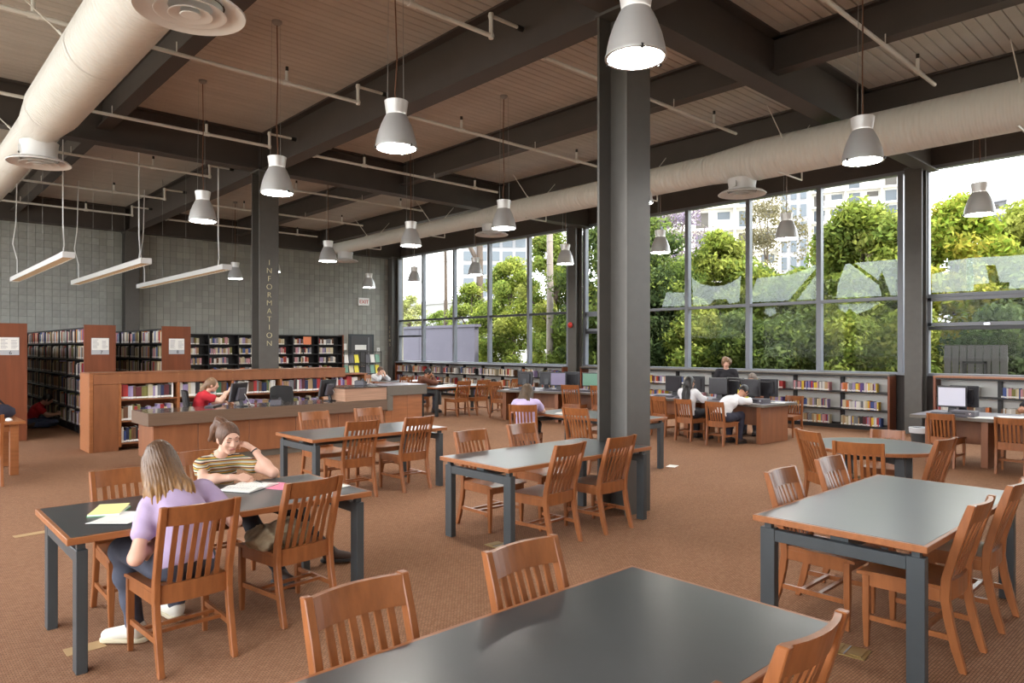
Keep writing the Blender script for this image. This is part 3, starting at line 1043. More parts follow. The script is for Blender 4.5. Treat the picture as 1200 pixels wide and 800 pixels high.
# wooden table at the left edge
t = thing('wooden_table', 'all-wood study table cut by the left edge', 'table', (0.6, 12.2, 0))
MB().box(-1.0, 1.0, -0.6, 0.6, 0.70, 0.74).build('tabletop', 'edge_wood', t, bevel=0.004)
for sx in (-1, 1):
    for sy in (-1, 1):
        MB().box(sx * 0.88 - 0.05, sx * 0.88 + 0.05, sy * 0.48 - 0.05, sy * 0.48 + 0.05, 0, 0.70).build('leg', 'edge_wood', t, bevel=0.004)
    MB().box(sx * 0.88 - 0.02, sx * 0.88 + 0.02, -0.44, 0.44, 0.6, 0.7).build('apron', 'edge_wood', t)
MB().box(-0.84, 0.84, -0.5, -0.46, 0.6, 0.7).build('apron', 'edge_wood', t)

# ------------------------------------------------------------------ computer desks and what stands on them
def pc_desk(label, x, y, rz, L, D, supports, h=0.725):
    """local x along the desk, the sitters' side at -y"""
    t = thing('computer_desk', label, 'desk', (x, y, 0), rz, 'long computer desks by the windows')
    MB().box(-L / 2, L / 2, -D / 2, D / 2, h - 0.05, h - 0.002).build('desktop', 'fascia', t, bevel=0.004)
    MB().box(-L / 2 + 0.02, L / 2 - 0.02, -D / 2 + 0.02, D / 2 - 0.02, h - 0.02, h).build('laminate_surface', 'pc_laminate', t)
    for q in supports:
        MB().box(q - 0.045, q + 0.045, -D / 2 + 0.1, D / 2 - 0.1, 0, h - 0.05).build('support_panel', 'panel_wood', t, bevel=0.004)
    for a, b in zip(supports[:-1], supports[1:]):
        MB().box(a + 0.05, b - 0.05, -0.02, 0.02, 0.28, h - 0.06).build('modesty_panel', 'panel_wood', t)
    t['dims'] = (L, D, h)
    return t
def on(desk, u, v):
    c, s = math.cos(desk.rotation_euler.z), math.sin(desk.rotation_euler.z)
    return (desk.location.x + u * c - v * s, desk.location.y + u * s + v * c, desk['dims'][2] + 0.001)
D1 = pc_desk('far computer desk beyond the reader in pale lilac', 12.36, 11.65, -1.18, 2.8, 1.4, [-1.25, 0.1, 1.25])
D2 = pc_desk('middle computer desk with the two people in white at it', 12.42, 7.68, -PI / 2 + -0.07, 3.2, 1.12, [-1.5, -0.2, 1.42])
D3 = pc_desk('last computer desk, at the right edge, in front of low shelves', 12.4, 2.0, -PI / 2, 3.56, 1.2, [-1.55, -0.82, 0.7, 1.6])

def monitor_proto():
    t = thing('monitor', 'x x x x', 'monitor')
    MB().box(-0.20, 0.20, -0.01, 0.035, 0.10, 0.43).build('screen_housing', 'black_plastic', t, bevel=0.008)
    MB().box(-0.178, 0.178, -0.0125, -0.009, 0.125, 0.405).build('screen', 'screen_dark', t)
    MB().box(-0.14, 0.14, 0.033, 0.06, 0.15, 0.38).build('rear_shell', 'black_plastic', t, bevel=0.01)
    MB().sweep([((0, 0.05, 0.02), (0.06, 0, 0), (0, 0.02, 0)), ((0, 0.065, 0.12), (0.05, 0, 0), (0, 0.015, 0)), ((0, 0.045, 0.26), (0.045, 0, 0), (0, 0.015, 0))]).build('stand', 'black_plastic', t)
    MB().lathe([(0.12, 0), (0.12, 0.012), (0.05, 0.022)], 24).build('base', 'grey_plastic', t, smooth=True)
    return freeze(t)
MP = monitor_proto()
def keyboard_proto():
    t = thing('keyboard', 'x x x x', 'keyboard')
    MB().sweep([((0, -0.075, 0.007), (0.22, 0, 0), (0, 0, 0.007)), ((0, 0.075, 0.014), (0.22, 0, 0), (0, 0, 0.014))]).build('case', 'black_plastic', t, bevel=0.003)
    m = MB()
    for r in range(4):
        for c in range(13):
            m.box(-0.2 + c * 0.031, -0.176 + c * 0.031, -0.058 + r * 0.031, -0.034 + r * 0.031, 0.012, 0.021 + r * 0.004)
    tag(m.build('key_field', 'grey_plastic', t), kind='stuff')
    return freeze(t)
KP = keyboard_proto()
mons = [  # desk, u, v, turn, screen, label
    (D1, -0.95, 0.0, PI, None, 'dark monitor seen from behind at the far desk end, beside the lilac reader'),
    (D1, -0.45, 0.2, PI, None, 'dark monitor seen from behind just right of the lilac reader'),
    (D1, -0.05, -0.1, 0.1, 'screen_lilac', 'monitor with a lilac screen on the far computer desk'),
    (D1, 0.15, 0.35, PI, None, 'monitor seen from behind, beside the lilac screen'),
    (D1, 0.75, -0.05, 0.2, 'screen_green', 'monitor with a green screen, left of the tall column'),
    (D2, -0.85, -0.02, 0.0, None, 'dark monitor at the computer desk, right beside the tall column'),
    (D2, -0.45, 0.25, PI, None, 'monitor turned away, behind the woman with black hair'),
    (D2, 0.28, -0.05, 0.12, None, 'dark monitor in front of the man bending in white'),
    (D2, 0.5, 0.22, PI - 0.1, None, 'monitor seen from behind in front of the woman in black'),
    (D2, 1.02, -0.1, 0.0, None, 'dark monitor nearest the end panel of the middle desk'),
    (D2, 1.22, 0.2, PI, None, 'monitor seen from behind at the end of the middle desk'),
    (D3, -1.35, -0.08, 0.12, 'screen_white', 'monitor with a bright white screen at the last computer desk'),
    (D3, -1.25, 0.2, PI - 0.1, None, 'monitor turned away behind the bright white screen'),
]
fm = True
for d, u, v, a, sc, lb in mons:
    if fm:
        o, fm = MP, False
        o.location, o.rotation_euler = on(d, u, v), (0, 0, d.rotation_euler.z + a)
        tag(o, lb, None, 'flat monitors on the computer desks')
    else:
        o = dup(MP, on(d, u, v), d.rotation_euler.z + a, lb, 'flat monitors on the computer desks')
    if sc:
        for ch in o.children:
            if ch.name.startswith('screen') and 'housing' not in ch.name:
                ch.data = ch.data.copy()
                ch.data.materials[0] = M[sc]
fm = True
for d, u, v, lb in ((D1, -0.95, -0.45, 'keyboard at the end of the far computer desk'), (D1, -0.05, -0.45, 'keyboard under the lilac screen'), (D1, 0.75, -0.4, 'keyboard under the green screen'),
                    (D2, -0.85, -0.35, 'keyboard beside the tall column'), (D2, -0.25, -0.36, 'keyboard in front of the woman with black hair'), (D2, 1.05, -0.38, 'keyboard near the end of the middle desk'),
                    (D3, -1.35, -0.38, 'keyboard under the bright white screen')):
    if fm:
        o, fm = KP, False
        o.location, o.rotation_euler = on(d, u, v), (0, 0, d.rotation_euler.z)
        tag(o, lb, None, 'keyboards on the computer desks')
    else:
        dup(KP, on(d, u, v), d.rotation_euler.z, lb, 'keyboards on the computer desks')
def cpu(d, u, v, lb):
    t = thing('computer_case', lb, 'computer', on(d, u, v), d.rotation_euler.z)
    MB().box(-0.16, 0.16, -0.13, 0.13, 0, 0.085).build('case', 'grey_plastic', t, bevel=0.006)
    MB().box(-0.13, 0.05, -0.133, -0.129, 0.04, 0.06).build('drive_slot', 'black_plastic', t)
    MB().box(0.09, 0.12, -0.134, -0.129, 0.035, 0.065).build('button', 'chrome', t)
cpu(D1, -0.7, -0.5, 'low grey computer case on the far desk corner by lilac reader')
cpu(D2, 1.3, -0.25, 'low computer case at the near end of the middle desk')
cpu(D3, -1.1, -0.4, 'low computer case left of papers on the last desk')
def paper_sheet(name, label, x, y, z, rz, w, l, m='paper', curl=0.0, cat='paper', thick=0.0015):
    mb = MB()
    n = 6
    secs = [((0, -l / 2 + l * i / n, thick / 2 + curl * (2 * i / n - 1) ** 2 + 0.0004), (w / 2, 0, 0), (0, 0, thick / 2)) for i in range(n + 1)]
    o = mb.sweep(secs).build(name, m)
    o.location, o.rotation_euler = (x, y, z), (0, 0, rz)
    return tag(o, label, cat)
def open_book(label, x, y, z, rz, w=0.2, l=0.27):
    t = thing('open_book', label, 'book', (x, y, z), rz)
    MB().box(-w - 0.004, w + 0.004, -l / 2 - 0.004, l / 2 + 0.004, 0, 0.004).build('cover', 'ink', t)
    for s in (-1, 1):
        secs = [((s * w * f, 0, 0.004 + 0.5 * (0.006 + 0.016 * math.sin(PI * min(1, f * 1.1 + 0.05)) * (1 - 0.5 * f))), (0, l / 2, 0), (0, 0, 0.5 * (0.006 + 0.016 * math.sin(PI * min(1, f * 1.1 + 0.05)) * (1 - 0.5 * f)))) for f in (0.01, 0.15, 0.3, 0.5, 0.75, 1.0)]
        pg = MB().sweep(secs).build('page_block', 'paper', t, smooth=True)
        m = MB()
        for k in range(9):
            a = l * (0.4 - k * 0.09)
            m.box(s * w * 0.16 if s > 0 else -w * 0.86, s * w * 0.86 if s > 0 else -w * 0.16, a - 0.003, a, 0.0212, 0.0216)
        m.build('print_lines', 'ink_soft', t)
for (u, v, lb) in ((1.25, -0.4, 'white paper at the near corner of the middle computer desk'), (1.45, 0.1, 'white sheets at the far corner of the middle computer desk')):
    q = on(D2, u, v)
    paper_sheet('paper_sheet', lb, q[0], q[1], q[2], 0.4, 0.21, 0.29)
for (u, v, lb) in ((-0.85, -0.42, 'white sheet in front of computer case on the last desk'), (-0.55, 0.0, 'white sheet at the middle of the last computer desk')):
    q = on(D3, u, v)
    paper_sheet('paper_sheet', lb, q[0], q[1], q[2], 0.4, 0.3, 0.42)
q = on(D2, 0.72, 0.1)
t = thing('yellow_folder', 'yellow folder standing between monitors at the middle desk', 'folder', q, D2.rotation_euler.z)
MB().sweep([((0, 0.02, 0.001), (0.13, 0, 0), (0, 0.004, 0)), ((0, 0.07, 0.3), (0.13, 0, 0), (0, 0.004, 0))]).build('cover', 'yellow', t)
MB().sweep([((0, 0.035, 0.001), (0.125, 0, 0), (0, 0.004, 0)), ((0, 0.085, 0.29), (0.125, 0, 0), (0, 0.004, 0))]).build('back_cover', 'yellow', t)

# ------------------------------------------------------------------ things on the girls' table
open_book('open book in front of the girl in the striped shirt', 2.02, 4.98, 0.7415, 0.55, 0.17, 0.25)
paper_sheet('pink_folder', 'pink folder beside the open book', 2.22, 4.86, 0.7415, 0.5, 0.22, 0.26, 'pink', 0, 'folder', 0.003)
paper_sheet('paper_sheet', 'white sheet behind the back of the chair with the khaki bundle', 2.42, 4.62, 0.7415, 0.3, 0.3, 0.22)
t = thing('workbook', 'green and yellow covered workbook on the left of the girls table', 'book', (1.09, 4.83, 0.7415), -0.5)
MB().box(-0.09, 0.09, -0.12, 0.12, 0, 0.003).build('cover', 'green', t)
MB().box(-0.086, 0.086, -0.116, 0.116, 0.003, 0.012).build('page_block', 'paper', t)
MB().sweep([((0.0, -0.116 + 0.232 * i / 5, 0.014 + 0.012 * (i / 5) ** 2), (0.086, 0, 0), (0, 0, 0.0008)) for i in range(6)]).build('top_page', 'yellow_paper', t, smooth=True)
paper_sheet('paper_sheet', 'white paper beside the green workbook on the girls table', 1.10, 4.60, 0.7415, -0.75, 0.24, 0.30, 'paper', 0.006)
t = thing('pen', 'thin pen in the hand of the striped shirt girl', 'pen', (2.10, 5.06, 0.775))
MB().tube([(0, 0, 0), (0.05, -0.045, -0.028)], 0.004, 8).build('barrel', 'ink', t)
MB().tube([(0.05, -0.045, -0.028), (0.058, -0.052, -0.033)], [0.004, 0.001], 8).build('tip', 'chrome', t)
t = thing('open_magazine', 'open magazine on the table in front of the pale lilac reader', 'magazine', (7.95, 7.35, 0.7415), 0.4)
for s in (-1, 1):
    MB().sweep([((s * 0.11 * f * 2, 0, 0.003 + 0.006 * math.sin(PI * f)), (0, 0.14, 0), (0, 0, 0.002)) for f in (0, 0.25, 0.5, 0.75, 1)]).build('page_spread', 'paper', t, smooth=True)
MB().box(-0.09, -0.02, 0, 0.1, 0.0115, 0.0122).build('photo_print', 'orange', t)
open_book('open book on the far table before the man in brown', 11.5, 14.95, 0.7415, 0.1, 0.18, 0.26)
t = thing('black_bag', 'dark bag lying on the wooden table at the left edge', 'bag', (1.34, 12.42, 0.7405), 0.3)
m = MB()
m.lathe([(0.0, 0.0), (0.2, 0.0), (0.24, 0.05), (0.23, 0.12), (0.15, 0.18), (0.0, 0.2)], 18, (0, 0, 0), 1.1, 0.75)
m.build('body', 'navy', t, smooth=True)
MB().tube([(-0.16, 0, 0.17), (-0.1, 0.02, 0.26), (0.05, 0.02, 0.27), (0.14, 0, 0.16)], 0.014, 8).build('strap', 'black_cloth', t, smooth=True)
t = thing('computer_mouse', 'pale computer mouse on the wooden table by the dark bag', 'mouse', (1.44, 11.85, 0.7405), 0.5)
MB().lathe([(0.0, 0.035), (0.02, 0.032), (0.034, 0.018), (0.036, 0.0)][::-1], 16, (0, 0, 0), 0.9, 1.5).build('shell', 'tube_white', t, smooth=True)
MB().box(-0.003, 0.003, 0.015, 0.035, 0.028, 0.034).build('wheel', 'grey_plastic', t)

# ------------------------------------------------------------------ information desk
t = thing('information_desk', 'long wood information desk with thick grained counter', 'desk', (2.95, 10.89, 0))
MB().box(0, 4.0, 0, 0.85, 0.615, 0.80).build('counter_slab', 'dark_grain', t, bevel=0.004)
MB().box(0.015, 4.0, 0.015, 0.835, 0.795, 0.8035).build('counter_top', 'desk_top', t)
px = [0.09, 0.72, 1.5, 2.28, 3.06, 4.0]
for a, b in zip(px[:-1], px[1:]):
    MB().box(a + 0.004, b - 0.004, 0.09, 0.12, 0.105, 0.613).build('front_panel', 'panel_wood', t, bevel=0.003)
MB().box(0.09, 0.115, 0.12, 0.82, 0.105, 0.613).build('end_panel', 'panel_wood', t, bevel=0.003)
MB().box(0.14, 4.85, 0.14, 0.8, 0, 0.104).build('kick_base', 'fascia', t)
MB().box(3.15, 4.0, 0.02, 0.8, 0.805, 1.03).build('raised_block', 'pale_grain', t, bevel=0.003)
MB().box(3.13, 4.0, 0.0, 0.83, 1.03, 1.05).build('raised_top', 'desk_top', t, bevel=0.003)
MB().box(4.0, 4.88, 0.0, 0.84, 0.87, 1.05).build('high_fascia', 'fascia', t, bevel=0.003)
MB().box(4.0, 4.88, 0.01, 0.83, 1.045, 1.055).build('high_top', 'pc_laminate', t)
MB().box(4.0, 4.12, 0.0, 0.84, 0.6, 0.868).build('fascia_post', 'fascia', t)
for a, b in ((4.12, 4.46), (4.465, 4.80)):
    MB().box(a, b, 0.05, 0.08, 0.105, 0.868).build('wing_panel', 'edge_wood', t, bevel=0.003)
MB().box(4.0, 4.115, 0.05, 0.08, 0.105, 0.598).build('wing_panel', 'edge_wood', t)
MB().box(4.80, 4.85, 0.06, 0.8, 0, 0.868).build('end_board', 'dark_gap', t)
def desk_monitor(x, y, rz, lb):
    t = thing('desk_monitor', lb, 'monitor', (x, y, 0.804), rz)
    MB().sweep([((0, -0.03, 0.08), (0.19, 0, 0), (0, 0.025, 0)), ((0, 0.03, 0.38), (0.19, 0, 0), (0, 0.025, 0))]).build('screen_housing', 'black_plastic', t, bevel=0.01)
    MB().sweep([((0, 0.03, 0.10), (0.09, 0, 0), (0, 0.03, 0)), ((0, 0.075, 0.30), (0.08, 0, 0), (0, 0.02, 0))]).build('rear_hump', 'grey_plastic', t, bevel=0.008)
    MB().tube([(0, 0.04, 0.12), (0, 0.07, 0.015)], 0.03, 10).build('neck', 'black_plastic', t)
    MB().lathe([(0.11, 0), (0.11, 0.012), (0.04, 0.02)], 20, (0, 0.05, 0)).build('base', 'black_plastic', t, smooth=True)
    MB().tube([(-0.05, 0.08, 0.2), (-0.12, 0.14, 0.03), (-0.25, 0.12, 0.006), (-0.3, 0.0, 0.006)], 0.006, 6).build('cable', 'tube_white', t, smooth=True)
desk_monitor(4.38, 11.25, PI + 0.55, 'dark monitor from behind, in front of the librarian in red')
desk_monitor(6.0, 11.35, PI + 0.35, 'dark monitor from behind beside the empty mesh office chair')
def phone(x, y, z, rz, lb):
    t = thing('desk_phone', lb, 'telephone', (x, y, z), rz)
    MB().sweep([((0, -0.1, 0.012), (0.09, 0, 0), (0, 0, 0.012)), ((0, 0.1, 0.045), (0.09, 0, 0), (0, 0, 0.045))]).build('base', 'grey_plastic', t, bevel=0.006)
    MB().tube([(-0.065, -0.1, 0.05), (-0.065, -0.05, 0.065), (-0.065, 0.05, 0.095), (-0.065, 0.1, 0.11)], [0.026, 0.016, 0.016, 0.026], 10).build('handset', 'black_plastic', t, smooth=True)
    MB().box(-0.02, 0.07, 0.0, 0.08, 0.05, 0.095).build('display', 'screen_dark', t)
phone(4.95, 11.1, 0.804, 2.6, 'grey desk telephone on the information counter')
phone(6.7, 11.4, 1.051, 2.3, 'dark telephone on the raised end of the information counter')
t = thing('desk_keyboard', 'black keyboard in front of the librarian in red', 'keyboard', (4.08, 11.5, 0.804), 0.9)
MB().box(-0.2, 0.2, -0.07, 0.07, 0, 0.02).build('case', 'black_plastic', t, bevel=0.004)
MB().box(-0.19, 0.19, -0.06, 0.06, 0.018, 0.026).build('keys', 'grey_plastic', t)
def office_chair(x, y, rz, lb):
    t = thing('office_chair', lb, 'chair', (x, y, 0), rz)
    m = MB()
    n = 12
    vs, fs = [], []
    for j in range(7):
        f = j / 6
        z = 0.62 + 0.42 * f
        half = 0.16 + 0.09 * math.sin(PI * (0.15 + 0.62 * f))
        for i in range(n + 1):
            u = -1 + 2 * i / n
            vs.append((u * half, -0.22 - 0.05 * f + 0.06 * u * u, z - 0.03 * abs(u) ** 3 * (1 if f > .9 else 0)))
    k = len(vs)
    vs += [(a, b - 0.03, c) for a, b, c in vs]
    for j in range(6):
        for i in range(n):
            a = j * (n + 1) + i
            fs.append((a, a + 1, a + n + 2, a + n + 1))
            fs.append((a + k, a + n + 1 + k, a + n + 2 + k, a + 1 + k))
    ring = list(range(n + 1)) + [(j + 1) * (n + 1) + n for j in range(6)] + [6 * (n + 1) + i for i in range(n - 1, -1, -1)] + [j * (n + 1) for j in range(5, 0, -1)]
    for a, b in zip(ring, ring[1:] + ring[:1]):
        fs.append((b, a, a + k, b + k))
    m.add(vs, fs).build('mesh_back', 'mesh_black', t, smooth=True)
    MB().box(-0.23, 0.23, -0.2, 0.24, 0.44, 0.50).build('seat', 'mesh_black', t, bevel=0.02)
    MB().bar((0, -0.26, 0.68), (0, -0.1, 0.44), 0.05, 0.03).build('back_arm', 'black_plastic', t)
    for s in (-1, 1):
        MB().tube([(s * 0.24, 0.0, 0.45), (s * 0.28, 0.0, 0.62), (s * 0.28, 0.12, 0.66)], 0.02, 8).build('armrest', 'black_plastic', t)
    MB().tube([(0, 0, 0.10), (0, 0, 0.44)], 0.03, 10).build('column', 'black_plastic', t)
    for q in range(5):
        a = q * 2 * PI / 5
        o = MB().bar((0, 0, 0.10), (0.3 * math.cos(a), 0.3 * math.sin(a), 0.07), 0.04, 0.03).build('foot', 'black_plastic', t)
        MB().lathe([(0, -0.03), (0.026, -0.02), (0.03, 0), (0.026, 0.02), (0, 0.03)], 10, (0.3 * math.cos(a), 0.3 * math.sin(a), 0.03)).build('caster', 'black_plastic', o)
office_chair(5.72, 12.3, PI + 0.2, 'empty black mesh office chair behind the information desk')
office_chair(4.12, 12.2, face(0.9, -0.35), 'black office chair under the librarian in red')
# ------------------------------------------------------------------ bookcases
# low reference case behind the desk
YC = 13.25
t = thing('reference_bookcase', 'low wood bookcase full of books behind the information desk', 'bookcase', (2.69, YC, 0))
MB().box(0.062, 4.72, -0.018, 0.42, 1.13, 1.303).build('header_board', 'panel_wood', t, bevel=0.004)
MB().box(0, 4.72, -0.025, 0.66, 1.305, 1.325).build('top_board', 'panel_wood', t)
MB().box(0, 0.06, -0.02, 0.66, 0, 1.305).build('end_panel', 'edge_wood', t, bevel=0.004)
MB().box(0.062, 0.44, -0.012, 0.42, 0.0, 1.128).build('blind_panel', 'panel_wood', t, bevel=0.003)
MB().box(0.44, 5.23, 0.38, 0.42, 0.0, 1.2).build('back_panel', 'red_wood', t)
MB().box(4.72, 5.25, -0.02, 0.42, 1.17, 1.20).build('low_top_board', 'panel_wood', t)
BAYX = [0.46, 1.40, 2.36, 3.31, 4.25, 5.20]
for x in BAYX:
    MB().box(x - 0.02, x + 0.02, -0.018, 0.40, 0.06, 1.168 if x > 5 else 1.128).build('upright', 'edge_wood', t)
for a, b in zip(BAYX[:-1], BAYX[1:]):
    for z in (0.125, 0.50, 0.865):
        MB().box(a + 0.02, b - 0.02, 0.0, 0.38, z - 0.025, z).build('shelf', 'panel_wood', t)
m = MB()
for x in BAYX[:-1]:
    for z in (1.155, 1.28):
        m.tube([(x, -0.026, z), (x, -0.018, z)], 0.007, 6)
m.build('screw_heads', 'brass', t)
t.children[-1]['kind'] = 'stuff'

# tall double-faced stacks 6, 7, 8
ZS = (0.17, 0.505, 0.84, 1.18, 1.515, 1.85)
def stack(n, x0, x1, L=6.8):
    t = thing('book_stack', {6: 'tall book stack at the left edge, end panel with a sign', 7: 'tall book stack right of the aisle where a person sits on the floor', 8: 'tall book stack farthest from the left edge, nearest the column marked INFORMATION'}[n], 'bookcase', (x0, 15.87, 0), 0, 'tall numbered book stacks')
    w = x1 - x0
    MB().box(-0.01, w + 0.01, 0, 0.045, 0, 2.20).build('end_panel', 'red_wood', t, bevel=0.003)
    MB().box(w / 2 - 0.015, w / 2 + 0.015, 0.05, L, 0.05, 2.12).build('divider', 'shelf_black', t)
    MB().box(0.0, w, 0.05, L, 2.12, 2.15).build('top_board', 'shelf_black', t)
    MB().box(0.02, w - 0.02, 0.05, L, 0.0, 0.14).build('base', 'shelf_black', t)
    for k in range(9):
        y = 0.06 + k * (L - 0.08) / 8
        MB().box(0.0, w, y - 0.012, y + 0.012, 0.05, 2.15).build('upright', 'shelf_black', t)
    for z in ZS:
        MB().box(-0.005, w + 0.005, 0.05, L, z - 0.03, z).build('shelf', 'shelf_black', t)
    s = MB().box(w / 2 - 0.155, w / 2 + 0.155, -0.012, 0, 1.61, 1.94).build('sign_plate', 'sign_grey', t)
    MB().box(w / 2 - 0.15, w / 2 + 0.15, -0.0135, -0.011, 1.70, 1.935).build('sign_paper', 'paper', s)
    m = MB()
    for k in range(9):
        for c in (-1, 1):
            if c > 0 and k < 1:
                continue
            x = w / 2 + (-0.13 if c < 0 else 0.03)
            m.box(x, x + R.uniform(0.07, 0.11), -0.0145, -0.0133, 1.90 - k * 0.021, 1.906 - k * 0.021)
    tag(m.build('text_lines', 'ink_soft', s), kind='stuff')
    text(str(n), 0.095, 'ink', s, (w / 2 + 0.02, -0.0125, 1.622), (PI / 2, 0, 0), 'number')
    return t
stack(6, 1.66, 2.20), stack(7, 3.15, 3.69), stack(8, 4.58, 5.14)

# dark wall shelving along the block wall
t = thing('wall_shelving', 'long black shelving with red wood end along the block wall', 'bookcase', (5.4, 23.97, 0))
LW = 7.9
MB().box(0, LW, 0.30, 0.32, 0, 2.2).build('back_panel', 'shelf_black', t)
MB().box(0, LW, 0, 0.30, 2.17, 2.2).build('top_board', 'shelf_black', t)
MB().box(LW, LW + 0.05, -0.02, 0.32, 0, 2.22).build('end_panel', 'red_wood', t)
for k in range(9):
    MB().box(k * LW / 8 - 0.02, k * LW / 8 + 0.02, 0, 0.3, 0, 2.2).build('upright', 'shelf_black', t)
for z in ZS:
    MB().box(0, LW, 0, 0.3, z - 0.03, z).build('shelf', 'shelf_black', t)
o = MB().box(11.7, 12.0, 23.93, 23.955, 1.86, 2.14).build('orange_sign', 'orange')
tag(o, 'square orange sign on the top shelf along the block wall', 'sign')

# low shelving under the windows: metal shelves, white backs, wood top and ends
def low_shelving(y0, y1, bays, label, zs=(0.08, 0.42, 0.80), wood='fascia'):
    t = thing('window_shelving', label, 'bookcase', (15.55, y0, 0), 0, 'low shelving under the windows')
    L = y1 - y0
    MB().box(-0.02, 0.36, 0, L, 1.155, 1.19).build('top_board', wood, t, bevel=0.003)
    MB().box(0.325, 0.35, 0.02, L - 0.02, 0.1, 1.155).build('back_panel', 'shelf_back', t)
    for q in (0.0, L - 0.045):
        MB().box(-0.01, 0.36, q, q + 0.045, 0, 1.154).build('end_panel', 'red_wood', t, bevel=0.003)
    MB().box(0.02, 0.33, 0.045, L - 0.045, 0.0, 0.075).build('base', 'shelf_black', t)
    for k in range(1, bays):
        MB().box(0.24, 0.326, k * L / bays - 0.035, k * L / bays + 0.035, 0.08, 1.15).build('upright', 'shelf_black', t)
    for z in zs:
        MB().box(0.03, 0.325, 0.045, L - 0.045, z - 0.028, z).build('shelf', 'shelf_black', t)
    MB().box(-0.005, 0.30, 0.045, L - 0.045, 1.12, 1.154).build('top_lip', 'shelf_black', t)
    return t
low_shelving(5.35, 13.9, 8, 'low white-backed shelving under the middle window, by the computer desks')
low_shelving(14.6, 23.8, 9, 'low white-backed shelving under the far window, by the teen tables', wood='mullion')
low_shelving(-3.9, 4.55, 8, 'low shelving with wood top under the window at the right edge', wood='edge_wood')

# wire display racks by the door
def rack(x, y, lb):
    t = thing('display_rack', lb, 'rack', (x, y, 0), 0, 'black wire display racks by the door')
    for sx in (-1, 1):
        for sy in (-1, 1):
            MB().tube([(sx * 0.3, sy * 0.2, 0), (sx * 0.3, sy * 0.2, 1.62)], 0.012, 6).build('post', 'shelf_black', t)
    for k, z in enumerate((0.2, 0.55, 0.9, 1.25)):
        MB().box(-0.3, 0.3, -0.2, 0.2, z - 0.02, z).build('shelf', 'shelf_black', t)
        for q, c in enumerate(R.sample(['cream', 'yellow', 'white', 'grey_plastic', 'screen_green'], 3)):
            MB().sweep([((-0.19 + q * 0.19, -0.17, z + 0.005), (0.075, 0, 0), (0, 0.008, 0)), ((-0.19 + q * 0.19, -0.1, z + 0.27), (0.075, 0, 0), (0, 0.008, 0))]).build('magazine_cover', c, t)
    MB().box(-0.3, 0.3, -0.2, 0.2, 1.6, 1.62).build('top_shelf', 'shelf_black', t)
rack(11.45, 20.2, 'display rack of pamphlets, left one of two near the grey door')
rack(12.35, 20.4, 'display rack with yellow covers, right one of two before the grey door')

# ------------------------------------------------------------------ books
PAL = {
    'white': 'D9D6D0', 'cream': 'CBBE9E', 'tan': 'A98B66', 'brown': '6A4A34', 'red': 'A83232', 'maroon': '5E2A30', 'blue': '3E5288', 'navy': '2A3050', 'purple': '5A4580',
    'lilac': '9A8AB0', 'green': '3F6A50', 'olive': '77733C', 'yellow': 'D8B83C', 'orange': 'C4703C', 'grey': '7C7C80', 'black': '2A282A', 'teal': '4A7A80', 'pink': 'C08A90'}
MIX_REF = ['white', 'white', 'white', 'cream', 'lilac', 'lilac', 'grey', 'lilac', 'navy', 'purple', 'red', 'maroon', 'black', 'tan', 'olive', 'cream', 'green', 'blue', 'brown', 'red']
MIX_FIC = ['white', 'cream', 'tan', 'white', 'white', 'cream', 'brown', 'grey', 'pink', 'red', 'grey', 'olive', 'lilac', 'orange', 'cream', 'blue', 'black']
MIX_OLD = ['tan', 'brown', 'olive', 'cream', 'grey', 'brown', 'maroon', 'tan', 'black']
MIX_PB = ['yellow', 'white', 'white', 'cream', 'lilac', 'grey', 'lilac', 'red', 'lilac', 'purple', 'cream', 'grey', 'orange', 'maroon', 'yellow', 'black', 'pink', 'tan', 'blue']
books = []
def row(phrase, x, y, z, along, normal, L, hr, tr, dr, mix, fill=1.0, rank=1.0, start=0.0):
    """books side by side from (x, y, z) along the direction 'along', spines towards 'normal'"""
    q = start
    end = L * fill
    run, c = 0, None
    while True:
        th = R.uniform(*tr)
        if q + th > end:
            break
        if run <= 0:
            c = R.choice(mix)
            run = R.choice((1, 1, 1, 2, 2, 3))
            hh = R.uniform(*hr)
        run -= 1
        h = hh * R.uniform(0.97, 1.0)
        d = R.uniform(*dr)
        u = q + th / 2
        rec = R.uniform(0.0, 0.015)
        bx, by = x + along[0] * u - normal[0] * rec, y + along[1] * u - normal[1] * rec
        dd = math.hypot(bx, by)
        fc = max(0.0, (-bx * normal[0] - by * normal[1]) / dd)
        books.append([rank * th * h * fc / dd ** 2, bx, by, z, th, h, d, along, normal, c, phrase])
        q += th + 0.0012
# reference case: five bays
for k, (a, b) in enumerate(zip(BAYX[:-1], BAYX[1:])):
    nm = ('first', 'second', 'third', 'fourth', 'fifth')[k]
    for z, rn, rk in ((0.865, 'top', 3.0), (0.50, 'middle', 2.2 if k < 3 else 1.0), (0.125, 'lowest', 2.5 if k == 0 else 0.0)):
        row('%s row, %s bay of the low reference case' % (rn, nm), 2.69 + a + 0.025, YC + 0.03, z + 0.001, (1, 0), (0, -1), b - a - 0.05, (0.2, 0.275), (0.018, 0.05), (0.16, 0.22), MIX_REF, R.uniform(0.93, 1.0), rk)
